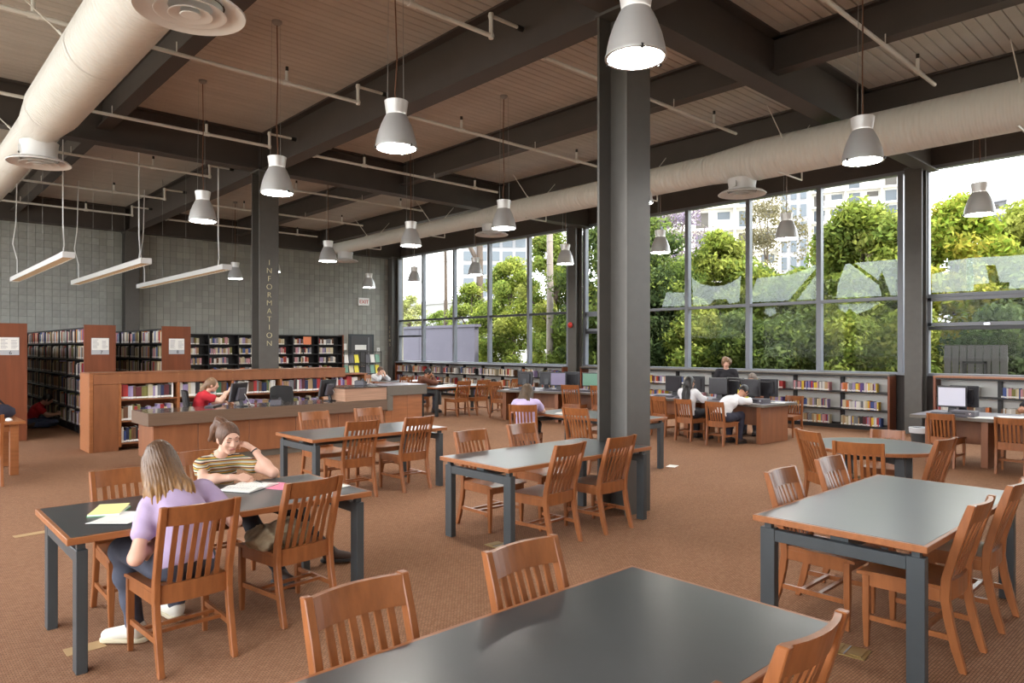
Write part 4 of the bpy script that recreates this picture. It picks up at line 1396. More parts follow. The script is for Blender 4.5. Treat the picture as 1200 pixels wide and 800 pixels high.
# stacks: the faces turned to the camera
for n, x0, x1 in ((7, 3.15, 3.69), (8, 4.58, 5.14)):
    for r, z in enumerate(ZS):
        for k in range(8):
            L = 6.72 / 8
            y = 15.87 + 0.06 + k * L + 0.014
            mix = MIX_FIC if r > 3 or k < 3 else MIX_OLD
            row('%s shelf of stack %d, bay %s from the end panel' % (('lowest', 'second lowest', 'third lowest', 'third highest', 'second highest', 'top')[r], n, ('one', 'two', 'three', 'four', 'five', 'six', 'seven', 'eight')[k]),
                x0 + 0.004, y, z + 0.001, (0, 1), (-1, 0), L - 0.03, (0.215, 0.285), (0.02, 0.042), (0.15, 0.2), mix, R.uniform(0.88, 1.0), 1.0 if (n == 7 or r > 2) else 0.2)
for n, x0, x1 in ((6, 1.66, 2.20),):
    for r, z in enumerate(ZS):
        row('stack six', x0 + 0.02, 15.95, z + 0.001, (0, 1), (-1, 0), 6.6, (0.2, 0.27), (0.025, 0.05), (0.15, 0.2), MIX_OLD, 0.97, 0.0)
# wall shelving
for r, z in enumerate(ZS):
    for k in range(8):
        L = LW / 8
        row('wall', 5.4 + k * L + 0.03, 23.99, z + 0.001, (1, 0), (0, -1), L - 0.05, (0.19, 0.25), (0.02, 0.05), (0.15, 0.2), MIX_FIC, R.uniform(0.55, 0.95), 0.3 if z > 1 else 0.0)
# window shelving
for y0, y1, bays, nm, rk in ((5.35, 13.9, 8, 'middle', 1.35), (14.6, 23.8, 9, 'far', 0.9), (-3.9, 4.55, 8, 'right', 1.0)):
    L = (y1 - y0) / bays
    for k in range(bays):
        cnt = ('first', 'second', 'third', 'fourth', 'fifth', 'sixth', 'seventh', 'eighth', 'ninth')[k if nm != 'right' else bays - 1 - k]
        for r, z in enumerate((0.08, 0.42, 0.80)):
            if nm == 'middle':
                ok = rk if k < 4 else (0.9 if r == 2 else 0.0)
            else:
                ok = rk if r == 2 else (0.3 if nm == 'right' else 0.0)
            yy = y0 + (k + 1) * L - 0.06
            row('%s row, %s bay of the low shelving, %s window' % (('bottom', 'middle', 'top')[r], cnt, nm), 15.60, yy, z + 0.001, (0, -1), (-1, 0), L - 0.1,
                (0.17, 0.2) if nm != 'far' else (0.2, 0.26), (0.018, 0.034), (0.12, 0.16), MIX_PB if nm == 'middle' else MIX_FIC, R.uniform(0.72, 0.92), ok)
books.sort(key=lambda b: -b[0])
one, rest = books[:300], books[300:]
# the single books: one mesh, coloured per object, a white shelf mark at the foot of the spine
m = MB()
m.box(-0.5, 0.5, 0.0, 1.0, 0.0, 1.0)
m.cur = 1
m.box(-0.46, 0.46, 0.03, 0.97, 0.985, 1.001)
m.quad((-0.5, -0.006, 0.04), (0.5, -0.006, 0.04), (0.5, -0.006, 0.17), (-0.5, -0.006, 0.17))
bme = m.mesh('book', ['book_cover', 'paper'])
byrow = {}
for b in one:
    byrow.setdefault((b[10], b[9]), []).append(b)
ORD = ('first', 'second', 'third', 'fourth', 'fifth', 'sixth', 'seventh', 'eighth', 'ninth', 'tenth', 'eleventh', 'twelfth', 'thirteenth', 'fourteenth', 'fifteenth')
for (ph, c), L in byrow.items():
    L.sort(key=lambda b: b[1] * b[7][0] + b[2] * b[7][1] if b[7][0] else b[2] * b[7][1])
    for n, b in enumerate(L):
        o = link('book', bme)
        o.location = (b[1], b[2], b[3])
        o.scale = (b[4], b[6], b[5])
        o.rotation_euler.z = math.atan2(b[8][0], -b[8][1])
        t = R.uniform(0.85, 1.15)
        o.color = (*[v * t for v in lin(PAL[c])], 1)
        tag(o, ('%s %s book, %s' % (ORD[n], c, ph)) if len(L) > 1 else ('only %s book, %s' % (c, ph)), 'book', 'books in the ' + (ph.split(', ')[1] if ', ' in ph else ph))
m = MB()
for b in rest:
    sc, x, y, z, th, h, d, al, no, c, ph = b
    t = R.uniform(0.8, 1.15)
    m.col = tuple(v * t for v in lin(PAL[c]))
    ax, ay = al[0] * th / 2, al[1] * th / 2
    nx, ny = -no[0] * d, -no[1] * d
    P = [(x - ax, y - ay), (x + ax, y + ay), (x + ax + nx, y + ay + ny), (x - ax + nx, y - ay + ny)]
    m.add([(p[0], p[1], z) for p in P] + [(p[0], p[1], z + h) for p in P], [(0, 1, 5, 4), (1, 2, 6, 5), (3, 0, 4, 7), (4, 5, 6, 7), (2, 3, 7, 6)])
    m.col = lin('E6E4DE')
    if R.random() < 0.8:
        e = (no[0] * 0.0015, no[1] * 0.0015)
        m.add([(P[0][0] + e[0], P[0][1] + e[1], z + 0.012), (P[1][0] + e[0], P[1][1] + e[1], z + 0.012), (P[1][0] + e[0], P[1][1] + e[1], z + 0.042), (P[0][0] + e[0], P[0][1] + e[1], z + 0.042)], [(0, 1, 2, 3)])
tag(m.build('shelved_books', 'tinted'), 'books packed on the farther shelves of stacks, walls and windows', None, None, 'stuff')

# ------------------------------------------------------------------ door, notices, exit sign, small things
d = struct(link('door_1', None))
d.location = (13.8, YB, 0)
MB().box(-0.06, 1.06, -0.03, 0.02, 0, 2.27).box(0.02, 0.98, -0.031, -0.03, 0, 2.2).build('door_frame', 'steel_leg', d)
lf = MB().box(0.02, 0.96, -0.05, -0.03, 0.01, 2.2).build('door_leaf', 'door_grey', d)
MB().box(0.10, 0.9, -0.09, -0.05, 0.98, 1.04).build('push_bar', 'chrome', d)
MB().box(0.80, 0.815, -0.052, -0.05, 0.1, 2.15).build('glazing_strip', 'sign_grey', d)
MB().box(0.2, 0.70, -0.056, -0.05, 1.66, 1.85).build('paper_notice', 'paper', d)
tag(MB().box(13.42, 13.66, YB - 0.012, YB - 0.002, 1.66, 1.9).build('wall_notice', 'paper'), 'white paper notice on the block wall left of the grey door', 'notice')
t = thing('wall_switch', 'small white switch plate on the wall right of the grey door', 'switch', (15.08, YB - 0.001, 1.66))
MB().box(-0.07, 0.07, -0.012, 0, -0.08, 0.08).build('plate', 'white', t, bevel=0.003)
MB().box(-0.015, 0.015, -0.02, -0.012, -0.03, 0.03).build('toggle', 'sign_grey', t)
t = thing('exit_sign', 'white exit sign with red letters high on the block wall', 'sign', (14.38, YB - 0.001, 3.55))
MB().box(-0.24, 0.24, -0.08, 0, -0.15, 0.15).build('housing', 'white', t, bevel=0.01)
text('EXIT', 0.2, 'red', t, (0, -0.082, -0.07), (PI / 2, 0, 0), 'lettering', 0.004)
t = thing('fire_bell', 'small round red alarm bell on the far window column', 'alarm', (15.44, 14.2, 2.42))
MB().lathe([(0.0, 0.07), (0.05, 0.06), (0.085, 0.02), (0.09, 0)], 18).build('gong', 'red', t, smooth=True)
MB().box(-0.05, 0.05, -0.05, 0.05, -0.06, 0).build('box', 'steel_leg', t)
t.rotation_euler = (0, -PI / 2, 0)
t.location = (15.44, 14.2, 2.42)
t = thing('waste_bin', 'small dark bin with pale liner beside the last computer desk', 'bin', (13.45, 4.15, 0))
MB().lathe([(0.11, 0), (0.15, 0.34), (0.155, 0.35), (0.145, 0.35), (0.10, 0.02), (0, 0.02)], 20).build('bucket', 'steel_leg', t, smooth=True)
MB().lathe([(0.158, 0.27), (0.164, 0.36), (0.15, 0.365), (0.14, 0.3)], 20).build('liner', 'bin_liner', t, smooth=True)
def flat(name, lb, x, y, rz, w, l, m, cat, z=0.003):
    t = thing(name, lb, cat, (x, y, 0), rz)
    MB().box(-w / 2, w / 2, -l / 2, l / 2, 0, z).build('plate', m, t)
    return t
for x, y, rz, lb in ((4.16, 1.66, 0.1, 'brass floor outlet plate between the two right-hand tables'), (4.10, 4.62, 0.0, 'pale floor outlet plate under the table by the tall column')):
    t = flat('floor_outlet', lb, x, y, rz, 0.16, 0.22, 'brass', 'outlet', 0.006)
    for k in (-1, 1):
        MB().box(-0.06, 0.06, k * 0.06 - 0.03, k * 0.06 + 0.03, 0.006, 0.009).build('lid', 'brass', t)
    MB().box(-0.07, 0.07, -0.004, 0.004, 0.006, 0.0085).build('hinge', 'ink_soft', t)
tag(MB().box(-0.14, 0.14, -0.05, 0.05, 0, 0.002).build('floor_tape', 'tape'), 'worn strip of tape on the carpet left of the girls table', 'tape')
bpy.data.objects['floor_tape'].location = (1.13, 7.88, 0.001)
bpy.data.objects['floor_tape'].rotation_euler.z = 0.1
tag(MB().box(-0.1, 0.1, -0.06, 0.06, 0, 0.002).build('floor_tape', 'tape'), 'worn patch of tape on the carpet by the white sneaker', 'tape')
bpy.data.objects['floor_tape.001'].location = (0.93, 4.68, 0.001)
paper_sheet('paper_sheet', 'white paper scrap on the carpet right of the tall column', 8.73, 5.99, 0.001, 0.3, 0.2, 0.14)
t = thing('khaki_bundle', 'crumpled khaki jacket lying on a chair seat', 'jacket', (2.03, 4.42, 0.45), 0.2)
def blob(name, m, parent, cx, cy, cz, rx, ry, rz_, seed, amp=0.25):
    rr = random.Random(seed)
    ph = [(rr.uniform(2, 5), rr.uniform(2, 5), rr.uniform(0, 6)) for _ in range(6)]
    vs, fs = [], []
    nu, nv = 60, 30
    for j in range(nv + 1):
        th = PI * j / nv
        for i in range(nu):
            f = 2 * PI * i / nu
            d = 1 + amp * sum(math.sin(a * f * 1.0 // 1 * 0 + round(a) * f + c) * math.sin(b * th + c) for a, b, c in ph) / 4 + 0.16 * amp * sum(1 - abs(math.sin((2 + q) * f + (5 + 2 * q) * th + 2 * math.sin(3 * th + c))) for q, (a, b, c) in enumerate(ph[:4]))
            vs.append((cx + rx * d * math.sin(th) * math.cos(f), cy + ry * d * math.sin(th) * math.sin(f), max(0.0, cz + rz_ * d * math.cos(th))))
    for j in range(nv):
        for i in range(nu):
            fs.append((j * nu + i, j * nu + (i + 1) % nu, (j + 1) * nu + (i + 1) % nu, (j + 1) * nu + i))
    mb = MB()
    mb.add(vs, fs)
    return mb.build(name, m, parent, smooth=True)
blob('folded_body', 'khaki', t, 0.02, 0.02, 0.065, 0.15, 0.13, 0.09, 3)
blob('sleeve', 'khaki', t, -0.13, 0.05, 0.06, 0.1, 0.12, 0.075, 5)
blob('lining', 'navy', t, 0.13, 0.06, 0.06, 0.08, 0.1, 0.075, 9)
# ------------------------------------------------------------------ people: smooth bodies from blended volumes
V = lambda *a: np.array(a, dtype=float)
def unit(v):
    v = np.asarray(v, float)
    return v / (np.linalg.norm(v) + 1e-9)
def cap(a, b, ra, rb):
    return ('c', V(*a), V(*b), ra, rb)
def ell(c, r, Rm=None):
    return ('e', V(*c), V(*r), Rm)
def pbox(p, pad):
    if p[0] == 'c':
        m = max(p[3], p[4]) + pad
        return np.minimum(p[1], p[2]) - m, np.maximum(p[1], p[2]) + m
    m = (p[2].max() if p[3] is not None else p[2]) + pad
    return p[1] - m, p[1] + m
def pdist(p, X, Y, Z):
    if p[0] == 'c':
        a, ba = p[1], p[2] - p[1]
        px, py, pz = X - a[0], Y - a[1], Z - a[2]
        t = np.clip((px * ba[0] + py * ba[1] + pz * ba[2]) / max(ba @ ba, 1e-9), 0, 1)
        return np.sqrt((px - ba[0] * t) ** 2 + (py - ba[1] * t) ** 2 + (pz - ba[2] * t) ** 2) - (p[3] + (p[4] - p[3]) * t)
    x, y, z = X - p[1][0], Y - p[1][1], Z - p[1][2]
    if p[3] is not None:
        A = p[3]
        x, y, z = (x * A[0, 0] + y * A[1, 0] + z * A[2, 0], x * A[0, 1] + y * A[1, 1] + z * A[2, 1], x * A[0, 2] + y * A[1, 2] + z * A[2, 2])
    r = p[2]
    k0 = np.sqrt((x / r[0]) ** 2 + (y / r[1]) ** 2 + (z / r[2]) ** 2)
    k1 = np.sqrt((x / r[0] ** 2) ** 2 + (y / r[1] ** 2) ** 2 + (z / r[2] ** 2) ** 2)
    return k0 * (k0 - 1) / (k1 + 1e-9)
def surf(prims, h, k=0.03, sub=(), clip=(), grow=0.0, fn=None):
    """mesh (verts, quads) of the blended union of prims; sub: carved away; clip: callables d(X,Y,Z) to intersect with"""
    pad = k + grow + 2.5 * h
    lo = np.min([pbox(p, pad)[0] for p in prims], axis=0)
    hi = np.max([pbox(p, pad)[1] for p in prims], axis=0)
    n = np.ceil((hi - lo) / h).astype(int) + 1
    ax = [lo[i] + h * np.arange(n[i]) for i in range(3)]
    F = np.full(n, 0.5, dtype=np.float32)
    def window(p, pd):
        a, b = pbox(p, pd)
        i0 = np.clip(np.floor((a - lo) / h).astype(int), 0, n - 1)
        i1 = np.clip(np.ceil((b - lo) / h).astype(int) + 1, 1, n)
        sl = tuple(slice(i0[i], i1[i]) for i in range(3))
        return sl, [ax[0][sl[0]][:, None, None], ax[1][sl[1]][None, :, None], ax[2][sl[2]][None, None, :]]
    for p in prims:
        sl, g = window(p, pad)
        d = pdist(p, *g) - grow
        a = F[sl]
        hh = np.clip(0.5 + 0.5 * (d - a) / k, 0, 1)
        F[sl] = d + (a - d) * hh - k * hh * (1 - hh)
    for p, ks in sub:
        sl, g = window(p, pad)
        d = -pdist(p, *g)
        a = F[sl]
        hh = np.clip(0.5 - 0.5 * (d - a) / ks, 0, 1)
        F[sl] = d + (a - d) * hh + ks * hh * (1 - hh)
    if fn is not None or clip:
        g = [ax[0][:, None, None], ax[1][None, :, None], ax[2][None, None, :]]
        if fn is not None:
            F = F + fn(*g)
        for c in clip:
            F = np.maximum(F, c(*g))
    F[0] = F[-1] = 0.5
    F[:, 0] = F[:, -1] = 0.5
    F[:, :, 0] = F[:, :, -1] = 0.5
    # surface nets
    s = F < 0
    c = n - 1
    cnt = np.zeros(c, np.int8)
    for i in (0, 1):
        for j in (0, 1):
            for q in (0, 1):
                cnt += s[i:i + c[0], j:j + c[1], q:q + c[2]]
    mix = (cnt > 0) & (cnt < 8)
    idx = np.full(c, -1, np.int64)
    ijk = np.argwhere(mix)
    idx[mix] = np.arange(len(ijk))
    I, J, Q = ijk.T
    acc = np.zeros((len(ijk), 3))
    num = np.zeros(len(ijk))
    for axn in range(3):
        o1, o2 = [q for q in range(3) if q != axn]
        for u in (0, 1):
            for v in (0, 1):
                off = [0, 0, 0]
                off[o1], off[o2] = u, v
                a = F[I + off[0], J + off[1], Q + off[2]]
                off2 = off[:]
                off2[axn] = 1
                b = F[I + off2[0], J + off2[1], Q + off2[2]]
                cr = (a < 0) != (b < 0)
                t = np.where(cr, a / np.where(cr, a - b, 1), 0)
                pos = np.zeros((len(ijk), 3))
                pos += off
                pos[:, axn] += t
                acc += pos * cr[:, None]
                num += cr
    verts = lo + h * (ijk + acc / np.maximum(num, 1)[:, None])
    quads = []
    for axn in range(3):
        o1, o2 = [(1, 2), (2, 0), (0, 1)][axn]
        a = [slice(1, -1)] * 3
        a[axn] = slice(0, -1)
        b = list(a)
        b[axn] = slice(1, None)
        sa, sb = s[tuple(a)], s[tuple(b)]
        e = np.argwhere(sa != sb)
        if not len(e):
            continue
        base = e.copy()
        for q in range(3):
            if q != axn:
                base[:, q] += 1
        flip = sa[tuple(e.T)]
        def cell(d1, d2):
            m = base.copy()
            m[:, o1] += d1
            m[:, o2] += d2
            return idx[tuple(m.T)]
        q4 = np.stack([cell(-1, -1), cell(0, -1), cell(0, 0), cell(-1, 0)], 1)
        q4[~flip] = q4[~flip][:, ::-1]
        quads.append(q4)
    return verts, np.concatenate(quads)
def to_obj(name, parts, m, parent):
    """parts: list of (verts, quads) -> one mesh object under parent, coordinates relative to the parent's location"""
    off = np.array(parent.location)
    vs, fs, o = [], [], 0
    for v, f in parts:
        vs.append(v - off)
        fs.append(f + o)
        o += len(v)
    me = bpy.data.meshes.new(name)
    me.from_pydata(np.concatenate(vs).tolist(), [], np.concatenate(fs).tolist())
    me.materials.append(M[m])
    me.polygons.foreach_set('use_smooth', [True] * len(me.polygons))
    me.update()
    return link(name, me, parent)
def frame(fw, pitch=0.0, roll=0.0):
    """columns: right, forward, up"""
    f = unit((fw[0], fw[1], 0))
    f = unit(f * math.cos(pitch) + V(0, 0, -math.sin(pitch)))
    r = unit(np.cross(f, V(0, 0, 1)))
    u = np.cross(r, f)
    r, u = r * math.cos(roll) + u * math.sin(roll), u * math.cos(roll) - r * math.sin(roll)
    return np.stack([r, f, u], 1)
def hand(wrist, along, normal, side, curl, size=1.0):
    """palm, four unequal jointed fingers, and a thumb leaving the side of the palm"""
    a = unit(along)
    nrm = unit(np.asarray(normal, float) - a * np.dot(normal, a))
    s = np.cross(a, nrm) * side
    w = np.asarray(wrist, float)
    A = np.stack([s, a, nrm], 1)
    z = size
    pr = [cap(w - a * 0.05, w + a * 0.01, 0.027 * z, 0.024 * z), ell(w + a * 0.048 * z, (0.040 * z, 0.052 * z, 0.017 * z), A)]
    for i, (off, ln) in enumerate(((0.031, 0.066), (0.011, 0.076), (-0.010, 0.071), (-0.029, 0.055))):
        b = w + a * (0.088 - 0.006 * abs(i - 1)) * z + s * off * z
        c1, c2 = curl * 0.8, curl * 1.7
        d1 = a * math.cos(c1) + nrm * math.sin(c1)
        d2 = a * math.cos(c2) + nrm * math.sin(c2)
        d3 = a * math.cos(c2 * 1.25) + nrm * math.sin(c2 * 1.25)
        p1 = b + d1 * ln * 0.5 * z
        p2 = p1 + d2 * ln * 0.32 * z
        p3 = p2 + d3 * ln * 0.24 * z
        pr += [cap(b - a * 0.02, p1, 0.0098 * z, 0.009 * z), cap(p1, p2, 0.009 * z, 0.0082 * z), cap(p2, p3, 0.0082 * z, 0.007 * z)]
    t0 = w + a * 0.02 * z + s * 0.026 * z
    t1 = t0 + unit(s * 0.8 + a * 0.5 + nrm * 0.5) * 0.042 * z
    t2 = t1 + unit(s * 0.15 + a * 0.9 + nrm * 0.5) * 0.032 * z
    pr += [cap(t0, t1, 0.0135 * z, 0.0105 * z), cap(t1, t2, 0.0105 * z, 0.008 * z)]
    return pr
def lp(a, b, t):
    return np.asarray(a, float) * (1 - t) + np.asarray(b, float) * t

def person(label, loc, J, head, hair, shirt, pants, skin='skin', shoe='shoe_dark', h=0.012, hh=0.008, sleeve=0.5, face=False, hood=None, group=None, sitting=True, slim=1.0, shirt_grow=0.012):
    """J: joints in world coordinates; head: (centre, forward, pitch, roll)"""
    t = thing('person', label, 'person', loc)
    P, Cc, N = V(*J['pelvis']), V(*J['chest']), V(*J['neck'])
    SL, SR = V(*J['sl']), V(*J['sr'])
    g = slim
    tf = unit(np.cross(SL - SR, N - P) * -1)
    ru = unit(N - P)
    rr = unit(SR - SL)
    B = np.stack([rr, unit(np.cross(ru, rr)), ru], 1)
    torso = [ell(P, (0.165 * g, 0.125 * g, 0.12), B), ell(lp(P, Cc, 0.5), (0.132 * g, 0.10 * g, 0.17), B), ell(Cc, (0.155 * g, 0.108 * g, 0.16), B),
             cap(lp(SL, SR, 0.12), lp(SL, SR, 0.88), 0.062 * g, 0.062 * g), cap(lp(Cc, N, 0.4), N, 0.09 * g, 0.06 * g)]
    arms, hands, clothes_arm = [], [], []
    for S_, E, Wr in ((SL, J['el'], J['wl']), (SR, J['er'], J['wr'])):
        E, Wr = V(*E), V(*Wr)
        arms += [cap(S_, E, 0.05 * g, 0.039 * g), cap(E, lp(E, Wr, 0.35), 0.039 * g, 0.038 * g), cap(lp(E, Wr, 0.35), Wr, 0.038 * g, 0.025 * g)]
        q = sleeve
        if q <= 1:
            clothes_arm += [cap(S_, lp(S_, E, q), 0.053 * g, 0.054 * g)]
        else:
            clothes_arm += [cap(S_, E, 0.054 * g, 0.046 * g), cap(E, lp(E, Wr, q - 1), 0.046 * g, 0.036 * g)]
    legs, feet = [], []
    for s in 'lr':
        H_, K, A_, T = V(*J['h' + s]), V(*J['k' + s]), V(*J['a' + s]), V(*J['t' + s])
        legs += [cap(H_, K, 0.088 * g, 0.06 * g), cap(K, lp(K, A_, 0.35), 0.06 * g, 0.058 * g), cap(lp(K, A_, 0.35), A_, 0.058 * g, 0.042 * g)]
        d = unit(T - A_)
        feet.append((A_, T))
    hc, hf, hp, hr = head
    hc = V(*hc)
    HF = frame(hf, hp, hr)
    at = lambda s, f, u: hc + HF @ V(s, f, u)
    hd = [ell(hc, (0.072, 0.093, 0.105), HF), ell(at(0, 0.022, -0.052), (0.055, 0.066, 0.062), HF), cap(at(-0.015, 0.062, -0.093), at(0.015, 0.062, -0.093), 0.019, 0.019),
          cap(N - (0, 0, 0.03), at(0, -0.02, -0.06), 0.053 * g, 0.05 * g), cap(at(0, 0.086, 0.02), at(0, 0.104, -0.022), 0.009, 0.0135),
          ell(at(-0.014, 0.09, -0.026), (0.009, 0.012, 0.008), HF), ell(at(0.014, 0.09, -0.026), (0.009, 0.012, 0.008), HF),
          ell(at(0, 0.086, -0.052), (0.022, 0.012, 0.013), HF), ell(at(-0.035, 0.062, -0.025), (0.026, 0.024, 0.028), HF), ell(at(0.035, 0.062, -0.025), (0.026, 0.024, 0.028), HF),
          cap(at(-0.04, 0.08, 0.034), at(0.04, 0.08, 0.034), 0.012, 0.012)]
    for s in (-1, 1):
        hd.append(ell(at(s * 0.074, -0.004, -0.012), (0.011, 0.02, 0.031), HF))
    sub = [(ell(at(s * 0.031, 0.098, 0.012), (0.017, 0.014, 0.012), HF), 0.012) for s in (-1, 1)]
    for s in (-1, 1):
        hd2 = ell(at(s * 0.031, 0.077, 0.010), (0.0145, 0.0125, 0.0115), HF)
        hd.append(hd2)
    parts = [surf(torso + arms + legs, h, 0.035), surf(hd, hh, 0.014, sub)]
    for key, dirn, nrm, side, curl in J.get('hands', ()):
        w = V(*J['w' + key])
        parts.append(surf(hand(w, dirn, nrm, side, curl, J.get('hs', 0.95)), hh * 0.55, 0.006))
    to_obj('body', parts, skin, t)
    # clothes: the same volumes a little larger, cut at hem and neckline
    up = ru
    hem = P - up * 0.03
    nk = N + up * (0.022 if hood is None else 0.05)
    hclip = lambda X, Y, Z: -((X - hem[0]) * up[0] + (Y - hem[1]) * up[1] + (Z - hem[2]) * up[2])
    def neck_hole(X, Y, Z):
        return -pdist(ell(nk + B @ V(0, 0.02, 0.035), (0.072, 0.078, 0.06), B), X, Y, Z)
    wrinkle = lambda X, Y, Z: 0.0042 * np.sin(46 * Z + 9 * X + 2.5 * np.sin(14 * X + 11 * Y)) * np.sin(17 * X - 13 * Y + 7 * Z)
    to_obj('shirt', [surf(torso + clothes_arm, h * 0.85, 0.03, clip=(hclip, neck_hole), grow=shirt_grow, fn=wrinkle)], shirt, t)
    pclip = lambda X, Y, Z: Z - (P[2] + 0.085) + 0 * X + 0 * Y
    to_obj('trousers', [surf([torso[0]] + legs, h, 0.04, clip=(pclip,), grow=0.011, fn=wrinkle)], pants, t)
    for A_, T in feet:
        d = unit(V(T[0] - A_[0], T[1] - A_[1], 0))
        heel = V(A_[0], A_[1], T[2]) - d * 0.035
        sh = [ell(heel + d * 0.02 + (0, 0, 0.045), (0.042, 0.05, 0.05), frame(d)), cap(heel + d * 0.05 + (0, 0, 0.045), V(*T) + (0, 0, 0.02), 0.043, 0.036), cap(heel + d * 0.02 + (0, 0, 0.07), A_, 0.04, 0.045)]
        z0 = T[2] - 0.012
        so = to_obj('shoe', [surf(sh, h * 0.7, 0.03, clip=(lambda X, Y, Z: z0 - Z + 0 * X + 0 * Y,))], shoe, t)
        to_obj('sole', [surf([cap(heel + (0, 0, 0.0), V(*T), 0.045, 0.043)], h * 0.7, 0.01, clip=(lambda X, Y, Z: (Z - z0 - 0.022) + 0 * X + 0 * Y, lambda X, Y, Z: z0 - 0.004 - Z + 0 * X + 0 * Y))], 'sole' if shoe == 'shoe_white' else 'ink', t)
    # hair
    style, hm = hair
    sk = [ell(at(0, -0.012, 0.014), (0.084, 0.102, 0.108), HF)]
    cut = [(ell(at(0, 0.10, -0.055), (0.075, 0.075, 0.105), HF), 0.008)]
    if style == 'long':
        sk += [ell(at(0, -0.05, -0.09), (0.098, 0.06, 0.125), HF), ell(at(-0.02, -0.066, -0.17), (0.085, 0.045, 0.075), HF), ell(at(-0.07, 0.0, -0.08), (0.03, 0.055, 0.12), HF), ell(at(0.07, 0.0, -0.08), (0.03, 0.055, 0.12), HF)]
    elif style == 'longer':
        sk += [ell(at(0, -0.05, -0.10), (0.102, 0.062, 0.13), HF), ell(at(-0.045, -0.055, -0.20), (0.08, 0.05, 0.11), HF), ell(at(0.05, -0.065, -0.19), (0.08, 0.05, 0.10), HF), ell(at(0.1, -0.08, -0.21), (0.04, 0.032, 0.06), HF), ell(at(-0.02, -0.085, -0.26), (0.07, 0.035, 0.07), HF),
               ell(at(-0.078, 0.0, -0.09), (0.032, 0.06, 0.13), HF), ell(at(0.078, 0.0, -0.09), (0.032, 0.06, 0.13), HF)]
    elif style == 'bob':
        sk += [ell(at(0, -0.04, -0.05), (0.1, 0.075, 0.115), HF), ell(at(0.08, 0.0, -0.06), (0.035, 0.06, 0.10), HF), ell(at(-0.08, 0.0, -0.06), (0.035, 0.06, 0.10), HF)]
    elif style == 'verylong':
        sk += [ell(at(0, -0.06, -0.10), (0.1, 0.07, 0.17), HF), ell(at(0.02, -0.12, -0.24), (0.085, 0.06, 0.16), HF), ell(at(0.05, -0.14, -0.32), (0.06, 0.045, 0.1), HF)]
    elif style == 'ponytail':
        sk += [ell(at(0.0, -0.115, 0.055), (0.042, 0.045, 0.042), HF), cap(at(0.01, -0.13, 0.06), at(0.025, -0.175, 0.0), 0.036, 0.04), cap(at(0.025, -0.175, 0.0), at(0.03, -0.165, -0.10), 0.036, 0.012),
               cap(at(0.03, -0.135, 0.05), at(0.07, -0.17, -0.09), 0.034, 0.012), cap(at(0.0, -0.12, 0.07), at(0.02, -0.17, 0.085), 0.034, 0.022)]
        cut = [(ell(at(0, 0.105, -0.035), (0.082, 0.085, 0.115), HF), 0.008), (ell(at(0, 0.0, -0.115), (0.13, 0.115, 0.085), HF), 0.01)]
    elif style == 'tail_low':
        sk += [cap(at(0, -0.09, -0.03), at(0.0, -0.12, -0.12), 0.05, 0.05), cap(at(0, -0.12, -0.12), at(0, -0.12, -0.22), 0.05, 0.02)]
    elif style == 'curly':
        sk = [ell(at(0, -0.012, 0.012), (0.1, 0.112, 0.122), HF)]
        rr_ = random.Random(4)
        for _ in range(26):
            a, b = rr_.uniform(0, 2 * PI), rr_.uniform(-0.2, 1.2)
            sk.append(ell(at(0.088 * math.cos(a) * math.cos(b), -0.02 + 0.1 * math.sin(a) * math.cos(b), 0.02 + 0.1 * math.sin(b)), (0.026, 0.026, 0.026)))
        cut = [(ell(at(0, 0.11, -0.06), (0.07, 0.08, 0.10), HF), 0.008), (ell(at(0, -0.02, -0.15), (0.14, 0.14, 0.08), HF), 0.01)]
    else:
        cut += [(ell(at(0, -0.02, -0.14), (0.14, 0.14, 0.10), HF), 0.01)]
    r0, f0, u0 = HF[:, 0], HF[:, 1], HF[:, 2]
    def strands(X, Y, Z):
        x, y, z = X - hc[0], Y - hc[1], Z - hc[2]
        a = np.arctan2(x * r0[0] + y * r0[1] + z * r0[2], -(x * f0[0] + y * f0[1] + z * f0[2]) + 0.02)
        u = x * u0[0] + y * u0[1] + z * u0[2]
        low = np.clip((-u - 0.13) * 9, 0, 1)
        return 0.0012 * np.sin(47 * a + 6 * np.sin(11 * u)) + 0.0013 * np.sin(83 * a + 14 * u) + low * 0.007 * (np.sin(23 * a + 2) + 0.7 * np.sin(41 * a))
    to_obj('hair', [surf(sk, hh * 0.8, 0.025, cut, fn=strands if hh < 0.011 else None)], hm, t)
    if face:
        for s in (-1, 1):
            to_obj('eyebrow', [surf([cap(at(s * 0.016, 0.092, 0.036), at(s * 0.032, 0.090, 0.041), 0.0032, 0.003), cap(at(s * 0.032, 0.090, 0.041), at(s * 0.05, 0.076, 0.036), 0.003, 0.002)], 0.0016, 0.002)], hm, t)
            to_obj('eyelashes', [surf([cap(at(s * 0.020, 0.0875, 0.004), at(s * 0.032, 0.091, 0.0015), 0.0022, 0.0024), cap(at(s * 0.032, 0.091, 0.0015), at(s * 0.045, 0.0835, 0.005), 0.0024, 0.002)], 0.0013, 0.001)], 'hair_black', t)
        to_obj('lips', [surf([cap(at(-0.018, 0.0925, -0.053), at(0.0, 0.0985, -0.051), 0.0042, 0.006), cap(at(0.0, 0.0985, -0.051), at(0.018, 0.0925, -0.053), 0.006, 0.0042),
                              cap(at(-0.012, 0.0935, -0.0605), at(0.012, 0.0935, -0.0605), 0.0055, 0.0055)], 0.0018, 0.003)], 'lips', t)
    return t

